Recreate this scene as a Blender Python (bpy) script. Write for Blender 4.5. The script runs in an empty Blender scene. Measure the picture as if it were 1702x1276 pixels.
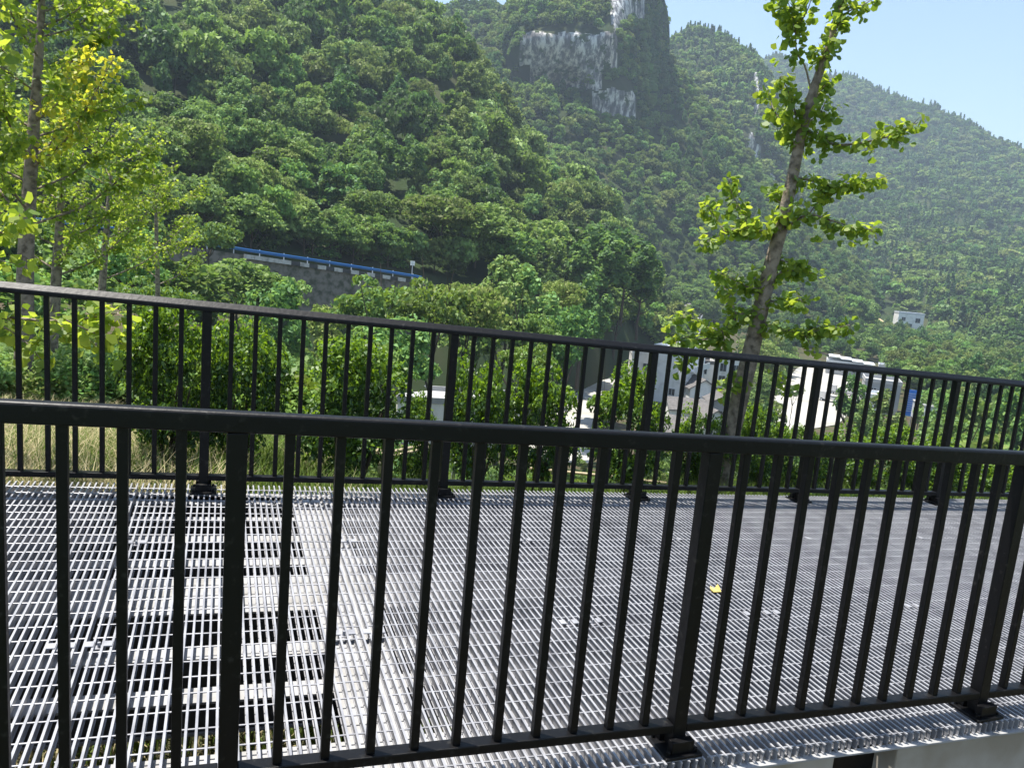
import bpy, math, random
import numpy as np
from mathutils import Matrix, Vector
random.seed(7); RNG = np.random.default_rng(7)
SC = bpy.context.scene
COL = SC.collection
rad = math.radians

# ------------------------------------------------------------------ camera
R = np.array([[0.93640549, -0.02428586, -0.35007849],
              [-0.33996593, 0.18452545, -0.92215699],
              [0.08699376, 0.98252764, 0.16453428]])
F, CX, CY, CZ = 1290., 851., 638., 1.534
CAM = np.array([0., 0., CZ])
cd = bpy.data.cameras.new('camera'); cam = bpy.data.objects.new('camera', cd); COL.objects.link(cam)
m = Matrix.Identity(4)
for i in range(3):
    for j in range(3): m[i][j] = R[i][j]
m[2][3] = CZ
cam.matrix_world = m
cd.sensor_width = 36; cd.lens = F / 1702 * 36; cd.clip_start = .05; cd.clip_end = 9000
SC.camera = cam

def ray(px, py):
    v = R @ np.array([(px - CX) / F, (CY - py) / F, -1.])
    return v
def P(px, py, d):
    """surveyed point: bearing and elevation read from the photo, d = ground distance in metres"""
    v = ray(px, py); return CAM + v * (d / math.hypot(v[0], v[1]))
def H(px): return 422 + .0885 * (px - 851)
def az_dir(px, py=None):
    v = ray(px, H(px) if py is None else py); h = math.hypot(v[0], v[1]); return np.array([v[0] / h, v[1] / h])

# ------------------------------------------------------------------ mesh helpers
class MB:
    def __init__(s): s.v = []; s.f = []; s.m = []
    def add(s, vs, fs, mi=0):
        o = len(s.v); s.v += [tuple(map(float, p)) for p in vs]
        for f in fs: s.f.append(tuple(i + o for i in f)); s.m.append(mi)
    def box(s, x0, x1, y0, y1, z0, z1, mi=0, rot=0, org=(0, 0), sl=(0, 0)):
        c, sn = math.cos(rot), math.sin(rot); vs = []
        for z in (z0, z1):
            for x, y in ((x0, y0), (x1, y0), (x1, y1), (x0, y1)):
                X = org[0] + c * x - sn * y; Y = org[1] + sn * x + c * y
                vs.append((X, Y, z + sl[0] * X + sl[1] * Y))
        s.add(vs, [(3, 2, 1, 0), (4, 5, 6, 7), (0, 1, 5, 4), (1, 2, 6, 5), (2, 3, 7, 6), (3, 0, 4, 7)], mi)
    def prism(s, prof, p0, p1, mi=0):
        """profile (y,z) swept from p0 to p1 (roughly along x)"""
        n = len(prof); vs = []
        d = np.array(p1, float) - np.array(p0, float); d /= np.linalg.norm(d)
        side = np.cross([0, 0, 1.], d); side /= np.linalg.norm(side)
        for p in (p0, p1):
            for a, b in prof: vs.append(np.array(p) + side * a + np.array([0, 0, b]))
        fs = [(i, (i + 1) % n, n + (i + 1) % n, n + i) for i in range(n)]
        fs += [tuple(reversed(range(n))), tuple(range(n, 2 * n))]
        s.add(vs, fs, mi)
    def tube(s, pts, rr, n=7, mi=0, cap=True):
        pts = [np.array(p, float) for p in pts]; k = len(pts); vs = []
        ref = np.array([.31, .95, .05])
        for i, p in enumerate(pts):
            t = pts[min(i + 1, k - 1)] - pts[max(i - 1, 0)]; t /= max(1e-9, np.linalg.norm(t))
            a = np.cross(t, ref)
            if np.linalg.norm(a) < .1: a = np.cross(t, [1., 0, 0])
            a /= np.linalg.norm(a); b = np.cross(t, a)
            r = rr[i] if hasattr(rr, '__len__') else rr
            for j in range(n):
                q = 2 * math.pi * j / n; vs.append(p + r * (math.cos(q) * a + math.sin(q) * b))
        fs = []
        for i in range(k - 1):
            for j in range(n):
                fs.append((i * n + j, i * n + (j + 1) % n, (i + 1) * n + (j + 1) % n, (i + 1) * n + j))
        if cap: fs += [tuple(reversed(range(n))), tuple(range((k - 1) * n, k * n))]
        s.add(vs, fs, mi)
    def build(s, name, mats, parent=None, smooth=False, bevel=0):
        return mk(name, s.v, s.f, mats, parent, s.m, smooth, bevel)

def mk(name, v, f, mats, parent=None, mi=None, smooth=False, bevel=0):
    me = bpy.data.meshes.new(name)
    me.from_pydata([tuple(p) for p in v], [], f)
    if not isinstance(mats, (list, tuple)): mats = [mats]
    for a in mats: me.materials.append(a)
    if mi is not None and len(mats) > 1: me.polygons.foreach_set('material_index', mi)
    if smooth: me.polygons.foreach_set('use_smooth', [True] * len(me.polygons))
    me.update()
    o = bpy.data.objects.new(name, me); COL.objects.link(o)
    if parent is not None: o.parent = parent
    if bevel:
        b = o.modifiers.new('bevel', 'BEVEL'); b.width = bevel; b.segments = 2; b.limit_method = 'ANGLE'
    return o
def mk_np(name, V, nper, mats, parent=None, mi=None, link=True):
    """V: (N*nper,3) array of separate polygons with nper corners"""
    N = len(V) // nper
    me = bpy.data.meshes.new(name)
    me.vertices.add(len(V)); me.vertices.foreach_set('co', np.asarray(V, np.float32).ravel())
    me.loops.add(len(V)); me.loops.foreach_set('vertex_index', np.arange(len(V), dtype=np.int32))
    me.polygons.add(N); me.polygons.foreach_set('loop_start', np.arange(0, len(V), nper, dtype=np.int32))
    if not isinstance(mats, (list, tuple)): mats = [mats]
    for a in mats: me.materials.append(a)
    if mi is not None: me.polygons.foreach_set('material_index', np.asarray(mi, np.int32))
    me.update(calc_edges=True); me.validate()
    o = bpy.data.objects.new(name, me)
    if link: COL.objects.link(o)
    if parent is not None: o.parent = parent
    return o
def empty(name, loc, label, cat, group=None):
    o = bpy.data.objects.new(name, None); COL.objects.link(o); o.location = tuple(map(float, loc))
    o.empty_display_size = .2
    return tag(o, label, cat, group)
def tag(o, label=None, cat=None, group=None, kind=None):
    if label: o['label'] = label
    if cat: o['category'] = cat
    if group: o['group'] = group
    if kind: o['kind'] = kind
    return o

# ------------------------------------------------------------------ materials
def mat(name, col, rough=.7, metal=0., spec=.5, noise=None, bump=0, trans=None, rnd=0., scale=5., obj=True):
    """noise=(colour2, low, high): a mottled second colour; trans: leaf translucency colour; rnd: value spread per instance"""
    M = bpy.data.materials.new(name); M.use_nodes = True; nt = M.node_tree; N = nt.nodes; Lk = nt.links
    b = N['Principled BSDF']; out = N['Material Output']
    b.inputs['Roughness'].default_value = rough; b.inputs['Metallic'].default_value = metal
    b.inputs['Specular IOR Level'].default_value = spec
    csock = None
    if noise or bump:
        tc = N.new('ShaderNodeTexCoord'); nz = N.new('ShaderNodeTexNoise'); nz.inputs['Scale'].default_value = scale
        nz.inputs['Detail'].default_value = 6; Lk.new(tc.outputs['Object'], nz.inputs['Vector'])
    if noise:
        mr = N.new('ShaderNodeMapRange'); mr.inputs[1].default_value = noise[1]; mr.inputs[2].default_value = noise[2]
        Lk.new(nz.outputs['Fac'], mr.inputs[0])
        mx = N.new('ShaderNodeMix'); mx.data_type = 'RGBA'; mx.inputs[6].default_value = (*col, 1); mx.inputs[7].default_value = (*noise[0], 1)
        Lk.new(mr.outputs[0], mx.inputs[0]); csock = mx.outputs[2]
    if rnd:
        oi = N.new('ShaderNodeObjectInfo'); hs = N.new('ShaderNodeHueSaturation')
        mr2 = N.new('ShaderNodeMapRange'); mr2.inputs[3].default_value = 1 - rnd; mr2.inputs[4].default_value = 1 + rnd
        Lk.new(oi.outputs['Random'], mr2.inputs[0]); Lk.new(mr2.outputs[0], hs.inputs['Value'])
        ml = N.new('ShaderNodeMath'); ml.operation = 'MULTIPLY'; ml.inputs[1].default_value = 7.31
        fr = N.new('ShaderNodeMath'); fr.operation = 'FRACT'
        Lk.new(oi.outputs['Random'], ml.inputs[0]); Lk.new(ml.outputs[0], fr.inputs[0])
        mr3 = N.new('ShaderNodeMapRange'); mr3.inputs[3].default_value = .465; mr3.inputs[4].default_value = .525
        Lk.new(fr.outputs[0], mr3.inputs[0]); Lk.new(mr3.outputs[0], hs.inputs['Hue'])
        if csock: Lk.new(csock, hs.inputs['Color'])
        else: hs.inputs['Color'].default_value = (*col, 1)
        csock = hs.outputs[0]
    if csock: Lk.new(csock, b.inputs['Base Color'])
    else: b.inputs['Base Color'].default_value = (*col, 1)
    if bump:
        bp = N.new('ShaderNodeBump'); bp.inputs['Strength'].default_value = bump; bp.inputs['Distance'].default_value = .02
        Lk.new(nz.outputs['Fac'], bp.inputs['Height']); Lk.new(bp.outputs[0], b.inputs['Normal'])
    if trans:
        tr = N.new('ShaderNodeBsdfTranslucent'); ms = N.new('ShaderNodeMixShader'); ms.inputs[0].default_value = trans[3]
        tr.inputs['Color'].default_value = (*trans[:3], 1)
        Lk.new(b.outputs[0], ms.inputs[1]); Lk.new(tr.outputs[0], ms.inputs[2]); Lk.new(ms.outputs[0], out.inputs['Surface'])
    return M
BLACK = mat('black_paint', (.003, .003, .0035), .44, 0, .22, noise=((.022, .021, .019), .60, .74), scale=38, bump=.08)
GALV = mat('galvanised_steel', (.33, .33, .345), .5, .25, .5, noise=((.19, .19, .205), .42, .72), scale=9, bump=.03)
BEAM = mat('painted_beam', (.33, .33, .33), .6, .1, .4, noise=((.20, .19, .17), .5, .78), scale=6)
WEB = mat('shaded_web', (.06, .06, .062), .7, 0, .3)  # beam webs: shade under the top flange and grating put into the colour
CONC = mat('concrete', (.42, .385, .33), .9, 0, .2, noise=((.27, .235, .18), .45, .7), scale=3, bump=.25)
CONCR = mat('road_concrete', (.40, .385, .35), .9, 0, .2, noise=((.29, .275, .24), .4, .7), scale=.15)
ASPH = mat('asphalt', (.10, .10, .10), .9, 0, .2, noise=((.07, .07, .07), .4, .7), scale=.6)
BARK = mat('bark', (.27, .22, .165), .9, 0, .2, noise=((.10, .08, .06), .42, .66), scale=16, bump=.9)
BARKD = mat('dark_bark', (.07, .055, .04), .9, 0, .2)
SOIL = mat('soil', (.075, .06, .038), .95, 0, .1, noise=((.045, .06, .02), .42, .6), scale=.5)
UNDER = mat('dark_soil', (.03, .027, .02), .95, 0, .1, noise=((.02, .025, .012), .42, .6), scale=2)
HILL = mat('hillside', (.028, .045, .016), .95, 0, .1, noise=((.05, .055, .025), .45, .65), scale=.05)
VALLEY = mat('valley', (.06, .09, .03), .95, 0, .1, noise=((.12, .11, .07), .5, .7), scale=.06)
WHITE = mat('white_wall', (.80, .79, .76), .85, 0, .2, noise=((.56, .55, .52), .5, .75), scale=.6)
GREYW = mat('grey_wall', (.36, .36, .36), .85, 0, .2, noise=((.28, .28, .28), .5, .75), scale=.6)
TILE = mat('grey_tile', (.14, .13, .125), .8, 0, .3, noise=((.09, .085, .08), .4, .65), scale=2.5)
SHEET = mat('white_sheet', (.56, .58, .60), .5, .1, .4)
GLASS = mat('window_glass', (.03, .035, .045), .12, 0, .6)
BLUE = mat('blue_paint', (.02, .13, .36), .55, 0, .4, noise=((.05, .14, .27), .5, .75), scale=.7)
BLUEP = mat('blue_panel', (.02, .15, .55), .5, 0, .4)
YEL = mat('yellow_wall', (.62, .52, .28), .85)
DRYP = mat('dirt', (.42, .32, .2), .95, 0, .1)
BAMB = mat('bamboo', (.38, .31, .19), .6, 0, .4)
BLKW = mat('black_block', (.05, .05, .05), .8); WHTB = mat('white_block', (.50, .49, .46), .8, noise=((.27, .26, .23), .45, .7), scale=2)
STONE = mat('stone_masonry', (.19, .17, .145), .95, 0, .2, noise=((.07, .075, .05), .4, .62), scale=1.3, bump=.8)
RUST = mat('rust', (.14, .07, .04), .9)
TYRE = mat('tyre', (.02, .02, .02), .8)
TRUCK = mat('truck_paint', (.5, .5, .5), .45, .1, .5)
# leaves
L_MID = mat('leaf_mid', (.135, .225, .050), .6, 0, .2, rnd=.45, trans=(.28, .44, .07, .32))
L_DARK = mat('leaf_dark', (.075, .145, .040), .55, 0, .25, rnd=.45, trans=(.14, .27, .05, .28))
L_OLIVE = mat('leaf_olive', (.155, .215, .058), .6, 0, .2, rnd=.38, trans=(.26, .36, .08, .28))
L_PALE = mat('leaf_pale', (.175, .285, .085), .6, 0, .25, rnd=.3, trans=(.30, .45, .10, .3))
L_BRIGHT = mat('leaf_bright', (.10, .16, .02), .5, 0, .3, rnd=.2, trans=(.24, .36, .03, .35))
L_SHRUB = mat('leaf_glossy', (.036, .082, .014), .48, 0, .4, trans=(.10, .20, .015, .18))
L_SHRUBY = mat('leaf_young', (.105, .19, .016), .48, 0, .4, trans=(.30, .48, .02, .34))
L_GINK = mat('leaf_ginkgo', (.115, .185, .026), .5, 0, .35, trans=(.34, .48, .035, .42))
L_GINKY = mat('leaf_ginkgo_yellow', (.40, .38, .03), .5, 0, .3, trans=(.85, .8, .06, .45))
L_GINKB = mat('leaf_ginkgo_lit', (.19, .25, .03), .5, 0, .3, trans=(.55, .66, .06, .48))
G_DRY = mat('dry_grass', (.50, .43, .25), .8, 0, .2, trans=(.6, .52, .3, .3))
G_GRN = mat('green_grass', (.10, .15, .03), .7, 0, .2, trans=(.22, .32, .04, .3))
LEAFY = mat('yellow_leaf', (.62, .47, .12), .6)

# limestone: pale grey face with dark vertical streaks and warm stains
def rock_mat():
    M = bpy.data.materials.new('limestone'); M.use_nodes = True; nt = M.node_tree; N = nt.nodes; Lk = nt.links
    b = N['Principled BSDF']; b.inputs['Roughness'].default_value = .95; b.inputs['Specular IOR Level'].default_value = .15
    tc = N.new('ShaderNodeTexCoord'); mp = N.new('ShaderNodeMapping'); mp.inputs['Scale'].default_value = (.30, .30, .085)
    Lk.new(tc.outputs['Object'], mp.inputs['Vector'])
    n1 = N.new('ShaderNodeTexNoise'); n1.inputs['Scale'].default_value = 1.5; n1.inputs['Detail'].default_value = 9; n1.inputs['Roughness'].default_value = .68
    Lk.new(mp.outputs[0], n1.inputs['Vector'])
    n2 = N.new('ShaderNodeTexNoise'); n2.inputs['Scale'].default_value = .035; n2.inputs['Detail'].default_value = 5
    Lk.new(tc.outputs['Object'], n2.inputs['Vector'])
    r1 = N.new('ShaderNodeValToRGB'); e = r1.color_ramp.elements
    e[0].position = .43; e[0].color = (.11, .113, .12, 1); e[1].position = .57; e[1].color = (.60, .60, .58, 1)
    a = e.new(.50); a.color = (.25, .25, .255, 1)
    Lk.new(n1.outputs['Fac'], r1.inputs[0])
    r2 = N.new('ShaderNodeMapRange'); r2.inputs[1].default_value = .5; r2.inputs[2].default_value = .72; Lk.new(n2.outputs['Fac'], r2.inputs[0])
    mx = N.new('ShaderNodeMix'); mx.data_type = 'RGBA'; mx.blend_type = 'MULTIPLY'; mx.inputs[7].default_value = (.92, .80, .66, 1)
    Lk.new(r2.outputs[0], mx.inputs[0]); Lk.new(r1.outputs[0], mx.inputs[6]); n3 = N.new('ShaderNodeTexNoise'); n3.inputs['Scale'].default_value = .16; n3.inputs['Detail'].default_value = 7; n3.inputs['Roughness'].default_value = .7
    Lk.new(tc.outputs['Object'], n3.inputs['Vector']); r3 = N.new('ShaderNodeMapRange'); r3.inputs[1].default_value = .56; r3.inputs[2].default_value = .60; Lk.new(n3.outputs['Fac'], r3.inputs[0])
    m3 = N.new('ShaderNodeMix'); m3.data_type = 'RGBA'; m3.inputs[7].default_value = (.05, .075, .03, 1); Lk.new(r3.outputs[0], m3.inputs[0]); Lk.new(mx.outputs[2], m3.inputs[6]); Lk.new(m3.outputs[2], b.inputs['Base Color'])
    bp = N.new('ShaderNodeBump'); bp.inputs['Strength'].default_value = .5; bp.inputs['Distance'].default_value = 1.2
    Lk.new(n1.outputs['Fac'], bp.inputs['Height']); Lk.new(bp.outputs[0], b.inputs['Normal'])
    return M
ROCK = rock_mat()

# ------------------------------------------------------------------ sky and sun
SUN = Vector((-.22, .15, 1)).normalized()
w = bpy.data.worlds.new('World'); SC.world = w; w.use_nodes = True
sk = w.node_tree.nodes.new('ShaderNodeTexSky'); sk.sky_type = 'NISHITA'; sk.sun_disc = False
sk.sun_elevation = math.asin(SUN.z); sk.sun_rotation = math.atan2(SUN.x, SUN.y); sk.air_density = 1.25; sk.dust_density = .8; sk.ozone_density = 1.6; sk.altitude = 300
bg = w.node_tree.nodes['Background']; bg.inputs[1].default_value = .09
w.node_tree.links.new(sk.outputs[0], bg.inputs[0])
ld = bpy.data.lights.new('sun', 'SUN'); ld.energy = 5.0; ld.angle = rad(.53); ld.color = (1, .955, .88)
lo = bpy.data.objects.new('sun', ld); COL.objects.link(lo); lo.rotation_euler = SUN.to_track_quat('Z', 'Y').to_euler(); lo.location = (0, 0, 60)
SC.view_settings.view_transform = 'Standard'; SC.view_settings.look = 'None'; SC.view_settings.exposure = EXPOSURE = 1.2
SC.cycles.max_bounces = 6; SC.cycles.diffuse_bounces = 3; SC.cycles.transparent_max_bounces = 6; SC.cycles.volume_bounces = 0
SC.cycles.use_denoising = True

# ------------------------------------------------------------------ grating platform
NY, FY, SPC = 2.019, 4.614, .1297          # fence planes and baluster spacing
SLX, SLY = -.043, .0135
def zd(x, y): return SLX * x + SLY * (y - NY)
Y0, Y1 = 1.94, 4.735
plat = empty('grating_platform', (2.6, 3.3, zd(2.6, 3.3) - .2), 'sloping galvanised steel grating walkway between the two black railings', 'walkway')
def PO(o, root):                             # keep world placement under an empty
    o.location = tuple(-Vector(root.location)); return o
def sbox(b, x0, x1, y0, y1, za, zb, mi=0):    # box whose z follows the deck slope
    off = -SLY * NY
    b.box(x0, x1, y0, y1, za + off, zb + off, mi, sl=(SLX, SLY))
seams = [-2.40, -1.41, -.42, .57, 1.56, 2.55, 3.54, 4.53, 5.52, 6.51, 7.50, 8.49]
for a, c in zip(seams[:-1], seams[1:]):
    b = MB(); n = 33
    for i in range(n):
        x = a + .012 + i * .03
        jz = random.uniform(-.0006, .0006)
        sbox(b, x - .0039, x + .0039, Y0, Y1, -.0050 + jz, jz)       # top flange
        sbox(b, x - .0014, x + .0014, Y0, Y1, -.034 + jz, -.005 + jz)
        sbox(b, x - .0042, x + .0042, Y0, Y1, -.039 + jz, -.034 + jz)
    for j in range(28):
        y = 1.958 + j * .1
        zz = zd(0, y)
        b.tube([(a + .004, y, zd(a + .004, y) - .0055), (c - .014, y, zd(c - .014, y) - .0055)], .0032, 6)
    g = PO(b.build('grating_panel', GALV, plat), plat)
    if a > -1.5:
        for (cx, cy) in ((a + .03, 2.9), (a + .9, 2.9), (a + .06, 3.85), (a + .93, 4.45)):
            k = MB()
            for s in (-1, 1):
                sbox(k, cx + s * .030 - .014, cx + s * .030 + .014, cy - .018, cy + .018, .0008, .0045)
            sbox(k, cx - .017, cx + .017, cy - .014, cy + .014, -.014, -.010)
            k.tube([(cx, cy, zd(cx, cy) - .012), (cx, cy, zd(cx, cy) + .009)], .006, 6)
            k.build('saddle_clip', GALV, g)
def beam(name, y0, y1, depth, top=-.0405, m_=BEAM):
    b = MB(); t = .008
    sbox(b, -2.4, 8.4, y0, y1, top - t, top)
    ym = y0 + .012
    sbox(b, -2.4, 8.4, ym, ym + .008, top - depth, top - t, 1)
    sbox(b, -2.4, 8.4, y0, y1, top - depth - t, top - depth)
    PO(b.build(name, [m_, WEB], plat), plat)
for (y0, y1, dp) in ((2.058, 2.275, .07), (2.555, 2.645, .115), (2.835, 2.93, .17), (3.19, 3.53, .2), (3.66, 3.74, .15), (3.95, 4.03, .15), (4.24, 4.30, .15), (4.50, 4.58, .15), (4.64, 4.70, .2)):
    beam('cross_beam', y0, y1, dp)
for x in (.40, 3.43, 6.43):
    b = MB(); sbox(b, x, x + .26, 1.97, 4.69, -.0402, -.0392); PO(b.build('support_plate', BEAM, plat), plat)
b = MB()                                        # ledge angle and side plate under the bar ends
sbox(b, -2.4, 8.4, 1.925, 1.950, -.047, -.0405)
PO(b.build('ledge_angle', BEAM, plat), plat)
# concrete edge beneath the walkway, camera side
b = MB()
sbox(b, -3., 2.13, 1.965, 2.05, -.62, -.0615)
o = tag(b.build('retaining_wall', CONC), 'low grey concrete edge wall recessed under the walkway grating', 'wall')
b = MB(); sbox(b, 2.40, 8.5, 1.932, 2.04, -.62, -.048)
o = tag(b.build('concrete_kerb', CONC, bevel=.006), 'stained pale concrete kerb block under the right end of the near railing', 'kerb')
b = MB()
sbox(b, 2.125, 2.40, 2.03, 2.05, -.62, -.0615)
tag(b.build('gap_shade_sheet', BLACK), 'black sheet standing in for shade in the gap beside the pale concrete kerb', 'plate')  # added black sheet, its colour stands in for the dark of the recess

# ------------------------------------------------------------------ railings
def railing(name, label, y, x0, n_left, n_right, inner, group):
    """x0: x of a reference post; panels of 11 spacings each side; inner=+1 slanted handrail face towards +y"""
    pan = SPC * 11
    root = empty(name, (x0, y, zd(x0, y)), label, 'railing', group)
    xa, xb = x0 - pan * n_left, x0 + pan * n_right
    prof = [(-.03, 0), (-.03, .046), (-.024, .052), (-.004, .054), (.026, .026), (.03, .02), (.03, 0)]
    prof = [(a * inner, h) for a, h in prof]
    if inner < 0: prof = prof[::-1]
    zr = 1.038
    b = MB(); b.prism(prof, (xa, y, zd(xa, y) + zr), (xb, y, zd(xb, y) + zr))
    PO(b.build('top_rail', BLACK, root, bevel=.004), root)
    for k in range(-n_left, n_right + 1):
        x = x0 + k * pan; z = zd(x, y); b = MB()
        b.box(x - .025, x + .025, y - .025, y + .025, z + .012, z + zr - .001)
        post = PO(b.build('post', BLACK, root, bevel=.003), root)
        b = MB()
        b.box(x - .07, x + .07, y - .07, y + .07, z + .001, z + .0125)
        b.box(x - .042, x + .042, y - .055, y - .0255, z + .013, z + .055); b.box(x - .042, x + .042, y + .0255, y + .055, z + .013, z + .055)
        for sx in (-.052, .052):
            for sy in (-.05, .05): b.tube([(x + sx, y + sy, z + .0125), (x + sx, y + sy, z + .026)], .008, 6)
        b.build('base_plate', BLACK, post, bevel=.002)
        if k == n_right: break
        b = MB()
        xa_, xb_ = x + .0255, x + pan - .0255
        b.prism([(-.024, 0), (.024, 0), (.024, .03), (-.024, .03)], (xa_, y, zd(xa_, y) + .069), (xb_, y, zd(xb_, y) + .069))
        PO(b.build('bottom_rail', BLACK, root, bevel=.003), root)
        for i in range(1, 11):
            xx = x + i * SPC; zz = zd(xx, y); b = MB()
            tx = random.uniform(-.0015, .0015)
            b.box(xx - .0125 + tx, xx + .0125 + tx, y - .0125, y + .0125, zz + .0985, zz + zr - .0006)
            PO(b.build('baluster', BLACK, root, bevel=.002), root)
    return root
railing('metal_railing', 'nearest black steel railing with square balusters crossing the foreground', NY, .040, 1, 3, 1, None)
railing('metal_railing', 'black steel railing along the far edge of the grating walkway', FY, -.085, 1, 6, -1, None)

# ------------------------------------------------------------------ terrain
def sstep(a, b, x):
    t = np.clip((x - a) / (b - a), 0, 1); return t * t * (3 - 2 * t)
DL = np.array([0, 1.8, 3.0, 4.6, 6, 7.5, 10, 14, 20, 35, 50, 70, 90, 130, 600.])
ZL = np.array([-.5, -.5, -.50, -.27, -.31, -.48, -1.1, -2.2, -3.6, -5.4, -6.2, -6.7, -6.9, -9, -24.])
DR = np.array([0, 1.8, 3.0, 4.6, 6, 7.5, 10, 14, 25, 45, 70, 100, 600.])
ZR = np.array([-.5, -.5, -.54, -.32, -.48, -1.1, -2.6, -4.9, -10, -17, -21, -23, -23.])
def vnoise(x, y, s, seed=0):
    """smooth lattice noise in [-1,1]"""
    x = np.asarray(x, float) / s + seed * 17.3; y = np.asarray(y, float) / s - seed * 9.1
    xi, yi = np.floor(x), np.floor(y); fx, fy = x - xi, y - yi
    fx = fx * fx * (3 - 2 * fx); fy = fy * fy * (3 - 2 * fy)
    def h(a, b):
        v = np.sin(a * 127.1 + b * 311.7 + seed * 74.7) * 43758.5453; return (v - np.floor(v)) * 2 - 1
    return (h(xi, yi) * (1 - fx) + h(xi + 1, yi) * fx) * (1 - fy) + (h(xi, yi + 1) * (1 - fx) + h(xi + 1, yi + 1) * fx) * fy
FWD = az_dir(851.)
def bearing_px(x, y):
    """photo column whose bearing passes over world (x,y)"""
    a = np.arctan2(x * FWD[1] - y * FWD[0], x * FWD[0] + y * FWD[1]); a = np.clip(a, -1.3, 1.3)
    return 851 + np.tan(a) * 1300
def gz(x, y):
    x = np.asarray(x, float); y = np.asarray(y, float)
    d = np.hypot(x, y); t = sstep(380, 700, bearing_px(x, y))
    k = sstep(8, 15, d) ; k = np.where(y > 1, k, 1.); de = np.maximum(y, 0) * (1 - k) + d * k
    z = np.interp(de, DL, ZL) * (1 - t) + np.interp(de, DR, ZR) * t - .043 * x * np.clip(1 - k, 0, 1)
    return z + vnoise(x, y, 3., 1) * .05 * np.clip((d - 4) / 4, 0, 1) + vnoise(x, y, 14., 2) * .5 * np.clip((d - 12) / 30, 0, 1) * np.clip((130 - d) / 60, 0, 1)
def gzp(px, d):
    h = az_dir(px); return float(gz(h[0] * d, h[1] * d))
def grid_mesh(name, G, mats, smooth=True, mi=None):
    n, k, _ = G.shape; V = G.reshape(-1, 3); f = []
    for i in range(n - 1):
        for j in range(k - 1): f.append((i * k + j, (i + 1) * k + j, (i + 1) * k + j + 1, i * k + j + 1))
    o = mk(name, V, f, mats, None, None, smooth)
    if mi is not None: o.data.polygons.foreach_set('material_index', mi)
    return o
angs = np.radians(np.linspace(-100, 100, 121)); ds = np.concatenate([np.linspace(.3, 8, 40), np.geomspace(8.4, 620, 90)])
fa = math.atan2(FWD[1], FWD[0]); G = np.zeros((len(angs), len(ds), 3))
for i, a in enumerate(angs):
    x = np.cos(fa - a) * ds; y = np.sin(fa - a) * ds
    G[i, :, 0] = x; G[i, :, 1] = y; G[i, :, 2] = gz(x, y)
tag(grid_mesh('ground', G[::-1], SOIL), kind='structure')
# the ground sheet goes on flat to the horizon
b = MB(); b.add([(-2600, -2600, -26), (2600, -2600, -26), (2600, 2600, -26), (-2600, 2600, -26)], [(0, 1, 2, 3)])
tag(b.build('terrain', VALLEY), kind='structure')

def catmull(A, t):
    """A: (n,3) control points, t in [0,n-1]"""
    n = len(A); i = np.clip(np.floor(t).astype(int), 0, n - 2); f = (t - i)[:, None]
    p0, p1, p2, p3 = A[np.maximum(i - 1, 0)], A[i], A[i + 1], A[np.minimum(i + 2, n - 1)]
    m1, m2 = (p2 - p0) * .35, (p3 - p1) * .35
    return (2 * f**3 - 3 * f**2 + 1) * p1 + (f**3 - 2 * f**2 + f) * m1 + (-2 * f**3 + 3 * f**2) * p2 + (f**3 - f**2) * m2
def hill(name, table, nu, nv, rough, back, rock=None, seed=1):
    """table {column: [(photo row, distance), ...]} -> surface of surveyed points + noise.
    rock(px, v) -> True where bare cliff"""
    pxs = sorted(table); C = np.array([[P(px, y, d) if y is not None else (0, 0, 0) for y, d in table[px]] for px in pxs])
    # skirt in front, backside behind
    C2 = []
    for k, px in enumerate(pxs):
        h = az_dir(px); row = C[k]; d0 = math.hypot(*row[0][:2]); d1 = math.hypot(*row[-1][:2])
        front = np.array([h[0] * (d0 - 22), h[1] * (d0 - 22), min(row[0][2] - 14, -24.5)])
        b1 = np.array([h[0] * (d1 + back * .35), h[1] * (d1 + back * .35), row[-1][2] - back * .12])
        b2 = np.array([h[0] * (d1 + back), h[1] * (d1 + back), row[-1][2] - back * .8])
        C2.append(np.vstack([front[None], row, b1[None], b2[None]]))
    C2 = np.array(C2); K = C2.shape[1]
    tu = np.linspace(0, len(pxs) - 1, nu); tv = np.linspace(0, K - 1, nv)
    A = np.array([catmull(C2[:, k], tu) for k in range(K)])          # K,nu,3
    Gm = np.array([catmull(A[:, i], tv) for i in range(nu)])          # nu,nv,3
    pxu = np.interp(tu, range(len(pxs)), pxs)
    n = vnoise(Gm[..., 0] + Gm[..., 2] * .6, Gm[..., 1], rough * 6, seed) * rough + vnoise(Gm[..., 0], Gm[..., 1] + Gm[..., 2] * .7, rough * 2.2, seed + 3) * rough * .45
    wgt = np.clip(tv / 1.5, 0, 1)[None, :]
    Gm[..., 2] += n * wgt
    rk = np.zeros((nu - 1, nv - 1), bool)
    if rock:
        for i in range(nu - 1):
            for j in range(nv - 1):
                if rock((pxu[i] + pxu[i + 1]) / 2, (tv[j] + tv[j + 1]) / 2 - 1): rk[i, j] = True
        # push cliff faces in and out
        nn = vnoise(Gm[..., 0], Gm[..., 1], 9, seed + 5) * .9 + vnoise(Gm[..., 0], Gm[..., 1] + Gm[..., 2] * .2, 3.5, seed + 6) * .35
        hh = np.array([az_dir(p) for p in pxu]); rv = np.zeros((nu, nv), bool)
        rv[:-1, :-1] |= rk; rv[1:, :-1] |= rk; rv[:-1, 1:] |= rk; rv[1:, 1:] |= rk
        Gm[..., 0] += nn * hh[:, None, 0] * rv; Gm[..., 1] += nn * hh[:, None, 1] * rv
    o = grid_mesh(name, Gm, [HILL, ROCK], mi=rk.ravel().astype(np.int32))
    tag(o, kind='structure')
    return Gm, rk, pxu, tv
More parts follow.
